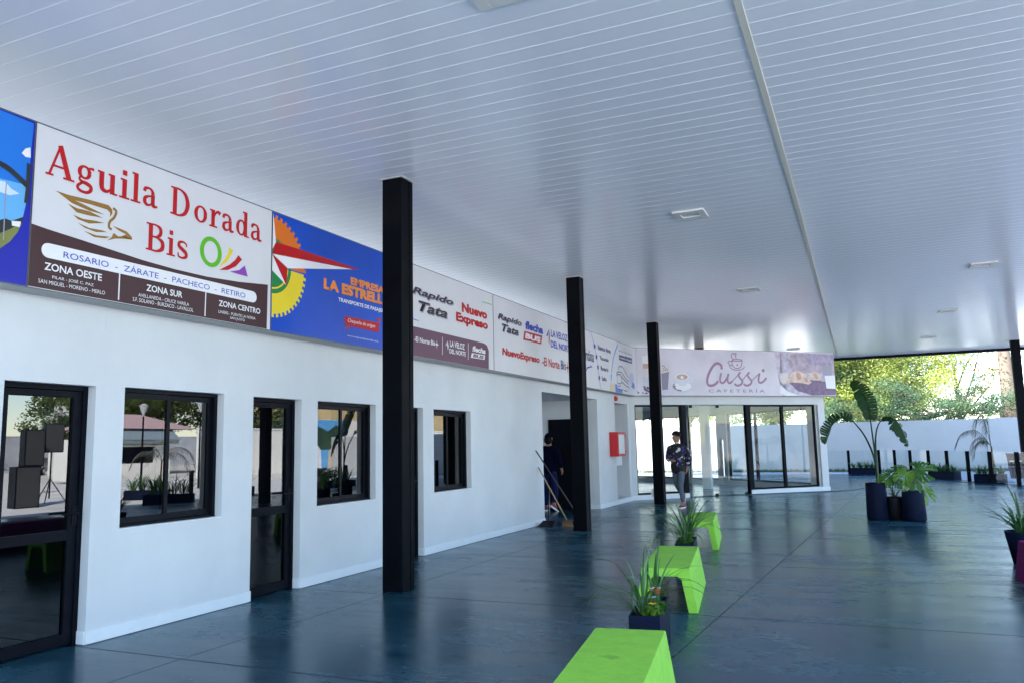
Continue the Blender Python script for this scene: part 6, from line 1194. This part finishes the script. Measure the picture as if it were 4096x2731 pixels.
# ---------------------------------------------------------------- people
def skin_mesh(name, joints, edges, m, parent, sub=2, root=0):
    """one continuous surface grown on a skeleton: joints = [(point, radius or (rx, ry))]"""
    me = bpy.data.meshes.new(name); me.from_pydata([tuple(p) for p, r in joints], edges, []); me.update()
    o = bpy.data.objects.new(name, me); COL.objects.link(o)
    md = o.modifiers.new('skin', 'SKIN'); md.use_smooth_shade = True; md.branch_smoothing = 0.4
    sv = me.skin_vertices[0].data
    for i, (p, r) in enumerate(joints):
        sv[i].radius = r if isinstance(r, tuple) else (r, r); sv[i].use_root = (i == root)
    ss = o.modifiers.new('sub', 'SUBSURF'); ss.levels = sub; ss.render_levels = sub
    bpy.context.view_layer.update()
    m2 = bpy.data.meshes.new_from_object(o.evaluated_get(bpy.context.evaluated_depsgraph_get()))
    bpy.data.objects.remove(o); bpy.data.meshes.remove(me)
    m2.name = name; m2.materials.clear(); m2.materials.append(m)
    m2.polygons.foreach_set('use_smooth', [True] * len(m2.polygons))
    r = bpy.data.objects.new(name, m2); COL.objects.link(r); r.parent = parent
    return r
class Rig:
    def __init__(s): s.j = []; s.e = []; s.n = {}
    def add(s, nm, p, r, par=None):
        s.n[nm] = len(s.j); s.j.append((p, r))
        if par is not None: s.e.append((s.n[par], s.n[nm]))
def hand(R, wrist, wn, d, up, thumb_side, curl=0.5):
    """palm and five separate fingers growing from the wrist joint wn along d"""
    d = Vector(d).normalized(); up = Vector(up); up = (up - d * up.dot(d)).normalized(); s = d.cross(up)
    w = Vector(wrist)
    R.add(wn + '_palm', w + d * .05, (.030, .017), wn); R.add(wn + '_knuckle', w + d * .088, (.032, .015), wn + '_palm')
    for k, (off, L) in enumerate(((-.027, .066), (-.009, .076), (.009, .070), (.026, .054))):
        b = w + d * .092 + s * off * thumb_side; c1 = b + d * L * .5 - up * L * .25 * curl; c2 = c1 + d * L * .35 - up * L * .5 * curl
        R.add(wn + 'f%d' % k, b, .0085, wn + '_knuckle'); R.add(wn + 'g%d' % k, c1, .008, wn + 'f%d' % k); R.add(wn + 'h%d' % k, c2, .007, wn + 'g%d' % k)
    t = w + d * .03 - s * .03 * thumb_side
    R.add(wn + 't0', t, .011, wn + '_palm'); R.add(wn + 't1', t + d * .035 - s * .016 * thumb_side - up * .008, .009, wn + 't0'); R.add(wn + 't2', t + d * .062 - s * .018 * thumb_side - up * .018, .008, wn + 't1')
def head_parts(t, c, yaw, hair_m, kind):
    """face and hair on a head centred at c looking along -y turned by yaw"""
    K = 1.08
    def P(x, y, z):
        x, y, z = x * K, y * K, z * K
        return (c[0] + x * math.cos(yaw) - y * math.sin(yaw), c[1] + x * math.sin(yaw) + y * math.cos(yaw), c[2] + z)
    def mk(nm, mb, m, sm=True): mb.v = [P(*v) for v in mb.v]; return mb.build(nm, m, t, smooth=sm, local=True)
    mb = MB(); mb.mesh([(0, -.098, .018), (-.015, -.096, -.022), (.015, -.096, -.022), (0, -.122, -.018), (0, -.094, -.034)], [(0, 1, 3), (0, 3, 2), (1, 4, 3), (3, 4, 2)]); mk('nose', mb, SKIN)
    for s in (-1, 1):
        mb = MB(); mb.ball((s * .032, -.087, .016), (.012, .008, .007)); mk('eye', mb, WHITEF)
        mb = MB(); mb.ball((s * .032, -.0935, .016), (.005, .004, .005)); mk('iris', mb, HAIR)
        mb = MB(); mb.box(s * .032 - .017, s * .032 + .017, -.099, -.088, .030, .036); mk('eyebrow', mb, HAIR, False)
        mb = MB(); mb.ball((s * .079, .008, 0.0), (.010, .020, .032)); mk('ear', mb, SKIN)
    mb = MB(); mb.ball((0, -.090, -.054), (.024, .008, .006)); mk('mouth', mb, mat('lips', (.30, .11, .09), .5))
    mb = MB(); n = 18
    rows = []
    for i in range(8):
        p = lerp(0.02, 1.75 if kind == 'hair' else 1.35, i / 7)
        row = []
        for j in range(n):
            a = 2 * PI * j / n; front = max(0, -math.sin(a))
            pp = p * (1 - .34 * front * (kind == 'hair'))
            row.append((.089 * math.sin(pp) * math.cos(a), .006 + .106 * math.sin(pp) * math.sin(a) - (0.01 if kind == 'hair' else 0) * front, .012 + .122 * math.cos(pp) + (.012 * math.sin(pp) if kind == 'hair' else 0) + random.uniform(-.003, .003)))
        rows.append(row)
    for i in range(7):
        for j in range(n): mb.face([rows[i][j], rows[i + 1][j], rows[i + 1][(j + 1) % n], rows[i][(j + 1) % n]])
    mk('hair' if kind == 'hair' else 'cap', mb, hair_m)
    if kind == 'cap':
        mb = MB(); mb.mesh([(-.07, -.07, .045), (.07, -.07, .045), (.06, -.165, .03), (0, -.18, .032), (-.06, -.165, .03), (-.07, -.07, .051), (.07, -.07, .051), (.06, -.165, .036), (0, -.18, .038), (-.06, -.165, .036)], [(0, 4, 3, 2, 1), (5, 6, 7, 8, 9), (0, 1, 6, 5), (1, 2, 7, 6), (2, 3, 8, 7), (3, 4, 9, 8), (4, 0, 5, 9)]); mk('cap_peak', mb, hair_m, False)
        mb = MB(); mb.ball((0, .026, -.018), (.092, .098, .10)); mk('hair', mb, HAIR)
def shoe(t, ankle, yaw, upper, sole, pitch=0.0):
    def tr(v):
        x, y, z = v; z0 = z * math.cos(pitch) - y * math.sin(pitch); y0 = y * math.cos(pitch) + z * math.sin(pitch)
        return (ankle[0] + x * math.cos(yaw) - y0 * math.sin(yaw), ankle[1] + x * math.sin(yaw) + y0 * math.cos(yaw), ankle[2] + z0)
    out = [(-.036, .07), (-.042, .0), (-.040, -.08), (-.048, -.14), (-.030, -.195), (0, -.205), (.030, -.195), (.046, -.14), (.038, -.08), (.042, 0), (.036, .07), (0, .088)]
    mb = MB(); mb.prism(out, lambda x, y: (x, y, -.085), lambda x, y: (x, y, -.058)); mb.v = [tr(v) for v in mb.v]; mb.build('shoe_sole', sole, t, local=True, bevel=.004)
    mb = MB(); prof = [(1.0, -.057), (1.0, -.03), (.9, .0), (.62, .035)]
    k = []
    for sc, z in prof:
        k.append([(x * (sc if z > -.02 else .96), (y if y > -.02 else (y if z < -.02 else y * (1 - max(0, (z + .03)) * 9))), z - (max(0, -y - .04) * .32 if z > -.04 else 0)) for x, y in out])
    for i in range(len(k) - 1):
        for j in range(12): q = (j + 1) % 12; mb.face([k[i][j], k[i][q], k[i + 1][q], k[i + 1][j]])
    mb.face(k[-1]); mb.v = [tr(v) for v in mb.v]; mb.build('shoe', upper, t, local=True, smooth=True)

def sweater_material():
    m = mat('black_sweater_with_flowers', (.006, .006, .010), .8, bump=.2, bscale=120)
    n = m.node_tree.nodes; l = m.node_tree.links; b = n['Principled BSDF']
    tc = n.new('ShaderNodeTexCoord')
    def blob(scale, seed, thr, zlo, zhi):
        mp = n.new('ShaderNodeMapping'); mp.inputs['Location'].default_value = (seed, seed * 1.7, seed * .3); l.new(tc.outputs['Object'], mp.inputs[0])
        t = n.new('ShaderNodeTexNoise'); t.inputs['Scale'].default_value = scale; t.inputs['Detail'].default_value = 5; t.inputs['Distortion'].default_value = .8; l.new(mp.outputs[0], t.inputs['Vector'])
        g_ = n.new('ShaderNodeMath'); g_.operation = 'GREATER_THAN'; g_.inputs[1].default_value = thr; l.new(t.outputs['Fac'], g_.inputs[0])
        sp_ = n.new('ShaderNodeSeparateXYZ'); l.new(tc.outputs['Object'], sp_.inputs[0])
        a = n.new('ShaderNodeMath'); a.operation = 'GREATER_THAN'; a.inputs[1].default_value = zlo; l.new(sp_.outputs[2], a.inputs[0])
        c = n.new('ShaderNodeMath'); c.operation = 'LESS_THAN'; c.inputs[1].default_value = zhi; l.new(sp_.outputs[2], c.inputs[0])
        x = n.new('ShaderNodeMath'); x.operation = 'MULTIPLY'; l.new(g_.outputs[0], x.inputs[0]); l.new(a.outputs[0], x.inputs[1])
        y_ = n.new('ShaderNodeMath'); y_.operation = 'MULTIPLY'; l.new(x.outputs[0], y_.inputs[0]); l.new(c.outputs[0], y_.inputs[1]); return y_.outputs[0]
    prev = None
    for col, args in (((.09, .05, .36), (8, 3.1, .60, .95, 1.40)), ((.62, .62, .66), (10, 7.7, .615, .98, 1.38))):
        mx = n.new('ShaderNodeMix'); mx.data_type = 'RGBA'; l.new(blob(*args), mx.inputs['Factor'])
        if prev is None: mx.inputs['A'].default_value = (.006, .006, .010, 1)
        else: l.new(prev, mx.inputs['A'])
        mx.inputs['B'].default_value = (*col, 1); prev = mx.outputs['Result']
    l.new(prev, b.inputs['Base Color'])
    return m
DENIM = mat('grey_denim', (.075, .10, .14), .8, var=.3, vscale=14, bump=.2, bscale=60)
NAVYJ = mat('blue_jeans', (.005, .011, .055), .85, var=.3, vscale=10, bump=.2, bscale=60, spec=.08)
NAVYH = mat('navy_hoodie', (.002, .003, .014), .9, bump=.25, bscale=50, spec=.04)
MAROON = mat('maroon_shoe', (.16, .012, .03), .6)
SOLE = mat('white_sole', (.75, .75, .75), .6)

# person 1: standing in front of the cafe, head turned to the left of the photo
p1 = thing('person', 'person in a black flowered sweater and grey jeans walking beside the cafe column', 'person')
R = Rig()
R.add('pelvis', (0, 0, .93), (.09, .07)); R.add('waist', (0, 0, 1.08), (.11, .085), 'pelvis'); R.add('chest', (0, .0, 1.27), (.150, .105), 'waist'); R.add('shoulders', (0, .01, 1.40), (.115, .075), 'chest')
R.add('neck', (-.005, .005, 1.475), (.052, .055), 'shoulders'); R.add('jaw', (-.012, -.012, 1.54), (.066, .082), 'neck'); R.add('head', (-.012, .0, 1.62), (.080, .100), 'jaw'); R.add('crown', (-.012, .006, 1.70), (.055, .070), 'head')
R.add('shR', (-.185, .01, 1.385), .058, 'shoulders'); R.add('elR', (-.245, .03, 1.13), .045, 'shR'); R.add('wrR', (-.145, -.17, 1.075), (.027, .027), 'elR')
hand(R, (-.145, -.17, 1.075), 'wrR', (.75, -.35, .1), (0, -.6, .6), 1, .9)
R.add('shL', (.185, .01, 1.385), .058, 'shoulders'); R.add('elL', (.255, .05, 1.12), .045, 'shL'); R.add('wrL', (.19, .06, .90), .028, 'elL')
hand(R, (.19, .06, .90), 'wrL', (-.25, .15, -1), (1, 0, 0), 1, .7)
R.add('hipL', (.075, -.01, .86), .06, 'pelvis'); R.add('kneeL', (.06, -.06, .50), .055, 'hipL'); R.add('ankL', (.085, -.03, .10), .038, 'kneeL'); R.add('footL', (.075, -.15, .04), (.035, .022), 'ankL')
R.add('hipR', (-.075, .01, .86), .06, 'pelvis'); R.add('kneeR', (-.07, .07, .50), .055, 'hipR'); R.add('ankR', (-.05, .40, .28), .038, 'kneeR'); R.add('footR', (-.05, .42, .16), (.035, .022), 'ankR')
skin_mesh('body', R.j, R.e, SKIN, p1)
Q = Rig()
Q.add('hem', (0, 0, .735), (.195, .15)); Q.add('waist', (0, 0, 1.0), (.19, .14), 'hem'); Q.add('chest', (0, 0, 1.25), (.185, .135), 'waist'); Q.add('shoulders', (0, .01, 1.385), (.14, .09), 'chest'); Q.add('collar', (-.003, .008, 1.487), (.078, .08), 'shoulders')
Q.add('shR', (-.19, .01, 1.365), .08, 'shoulders'); Q.add('elR', (-.25, .03, 1.13), .072, 'shR'); Q.add('cuR', (-.16, -.145, 1.08), .042, 'elR')
Q.add('shL', (.19, .01, 1.365), .08, 'shoulders'); Q.add('elL', (.265, .05, 1.12), .074, 'shL'); Q.add('cuL', (.195, .06, .93), .045, 'elL')
skin_mesh('sweater', Q.j, Q.e, sweater_material(), p1)
Q = Rig()
Q.add('waist', (0, 0, 1.02), (.15, .12)); Q.add('crotch', (0, 0, .87), (.16, .125), 'waist')
Q.add('hipL', (.085, -.01, .84), .10, 'crotch'); Q.add('thL', (.072, -.035, .68), .085, 'hipL'); Q.add('kneeL', (.06, -.06, .50), .064, 'thL'); Q.add('shinL', (.07, -.045, .30), .054, 'kneeL'); Q.add('ankL', (.085, -.03, .12), .048, 'shinL')
Q.add('hipR', (-.085, .01, .84), .10, 'crotch'); Q.add('thR', (-.075, .04, .68), .085, 'hipR'); Q.add('kneeR', (-.07, .07, .50), .064, 'thR'); Q.add('ankR', (-.05, .385, .29), .048, 'kneeR')
skin_mesh('trousers', Q.j, Q.e, DENIM, p1)
head_parts(p1, (-.012, .0, 1.615), math.radians(-42), HAIR, 'hair')
shoe(p1, (.085, -.03, .086), math.radians(-8), MAROON, SOLE); shoe(p1, (-.05, .42, .25), math.radians(5), MAROON, SOLE, -1.1)
mb = MB(); mb.lathe((-.003, .004, 1.478), [(.060, 0), (.058, .018), (.052, .018)], 16); mb.build('shirt_collar', WHITEF, p1, local=True, smooth=True)
p1.location = (1.70, 18.55, 0); p1.rotation_euler = (0, 0, math.radians(-6))

# person 2: back to the camera at the dark door of the alcove
p2 = thing('person', 'person in navy hoodie and jeans seen from behind at the alcove door', 'person')
R = Rig()
R.add('pelvis', (0, 0, .95), (.10, .08)); R.add('waist', (0, 0, 1.10), (.12, .09), 'pelvis'); R.add('chest', (0, 0, 1.29), (.165, .115), 'waist'); R.add('shoulders', (0, .01, 1.42), (.12, .08), 'chest')
R.add('neck', (0, .0, 1.495), (.058, .06), 'shoulders'); R.add('jaw', (0, -.015, 1.565), (.064, .08), 'neck'); R.add('head', (0, 0, 1.635), (.076, .095), 'jaw'); R.add('crown', (0, .005, 1.70), (.048, .062), 'head')
for s, nm in ((-1, 'R'), (1, 'L')):
    R.add('sh' + nm, (s * .20, .01, 1.40), .062, 'shoulders'); R.add('el' + nm, (s * .265, .02, 1.13), .048, 'sh' + nm); R.add('wr' + nm, (s * .25, -.12, .94), .028, 'el' + nm)
    hand(R, (s * .25, -.12, .94), 'wr' + nm, (-.1 * s, -.5, -.85), (s * 1, 0, 0), -s, .6)
R.add('hipR', (-.08, 0, .87), .06, 'pelvis'); R.add('kneeR', (-.12, -.02, .50), .06, 'hipR'); R.add('ankR', (-.14, -.03, .28), .042, 'kneeR'); R.add('footR', (-.15, -.12, .16), (.038, .024), 'ankR')
R.add('hipL', (.08, 0, .87), .06, 'pelvis'); R.add('kneeL', (.10, -.01, .50), .06, 'hipL'); R.add('ankL', (.12, .02, .10), .042, 'kneeL'); R.add('footL', (.13, -.10, .04), (.038, .024), 'ankL')
# the right foot rests on its toe behind
R.j[R.n['ankR']] = ((-.15, .10, .155), .042); R.j[R.n['footR']] = ((-.18, .03, .06), (.038, .024))
skin_mesh('body', R.j, R.e, SKIN, p2)
Q = Rig()
Q.add('hem', (0, 0, .79), (.205, .16)); Q.add('waist', (0, 0, 1.05), (.20, .15), 'hem'); Q.add('chest', (0, 0, 1.28), (.195, .145), 'waist'); Q.add('shoulders', (0, .01, 1.41), (.145, .10), 'chest'); Q.add('hood', (0, .045, 1.515), (.115, .105), 'shoulders')
for s, nm in ((-1, 'R'), (1, 'L')):
    Q.add('sh' + nm, (s * .205, .01, 1.385), .082, 'shoulders'); Q.add('el' + nm, (s * .28, .02, 1.13), .075, 'sh' + nm); Q.add('cu' + nm, (s * .255, -.10, .97), .048, 'el' + nm)
skin_mesh('hoodie', Q.j, Q.e, NAVYH, p2)
Q = Rig()
Q.add('waist', (0, 0, 1.04), (.16, .13)); Q.add('crotch', (0, 0, .89), (.17, .135), 'waist')
Q.add('hipL', (.09, 0, .86), .11, 'crotch'); Q.add('kneeL', (.10, -.01, .50), .082, 'hipL'); Q.add('ankL', (.12, .02, .11), .07, 'kneeL')
Q.add('hipR', (-.09, 0, .86), .11, 'crotch'); Q.add('kneeR', (-.12, -.02, .50), .082, 'hipR'); Q.add('ankR', (-.15, .09, .17), .07, 'kneeR')
skin_mesh('trousers', Q.j, Q.e, NAVYJ, p2)
head_parts(p2, (0, 0, 1.632), 0.0, NAVYH, 'cap')
shoe(p2, (.12, .02, .086), math.radians(12), MAROON, SOLE); shoe(p2, (-.15, .10, .15), math.radians(-30), MAROON, SOLE, -.62)
p2.location = (-0.98, 17.25, 0); p2.rotation_euler = (0, 0, math.radians(172))
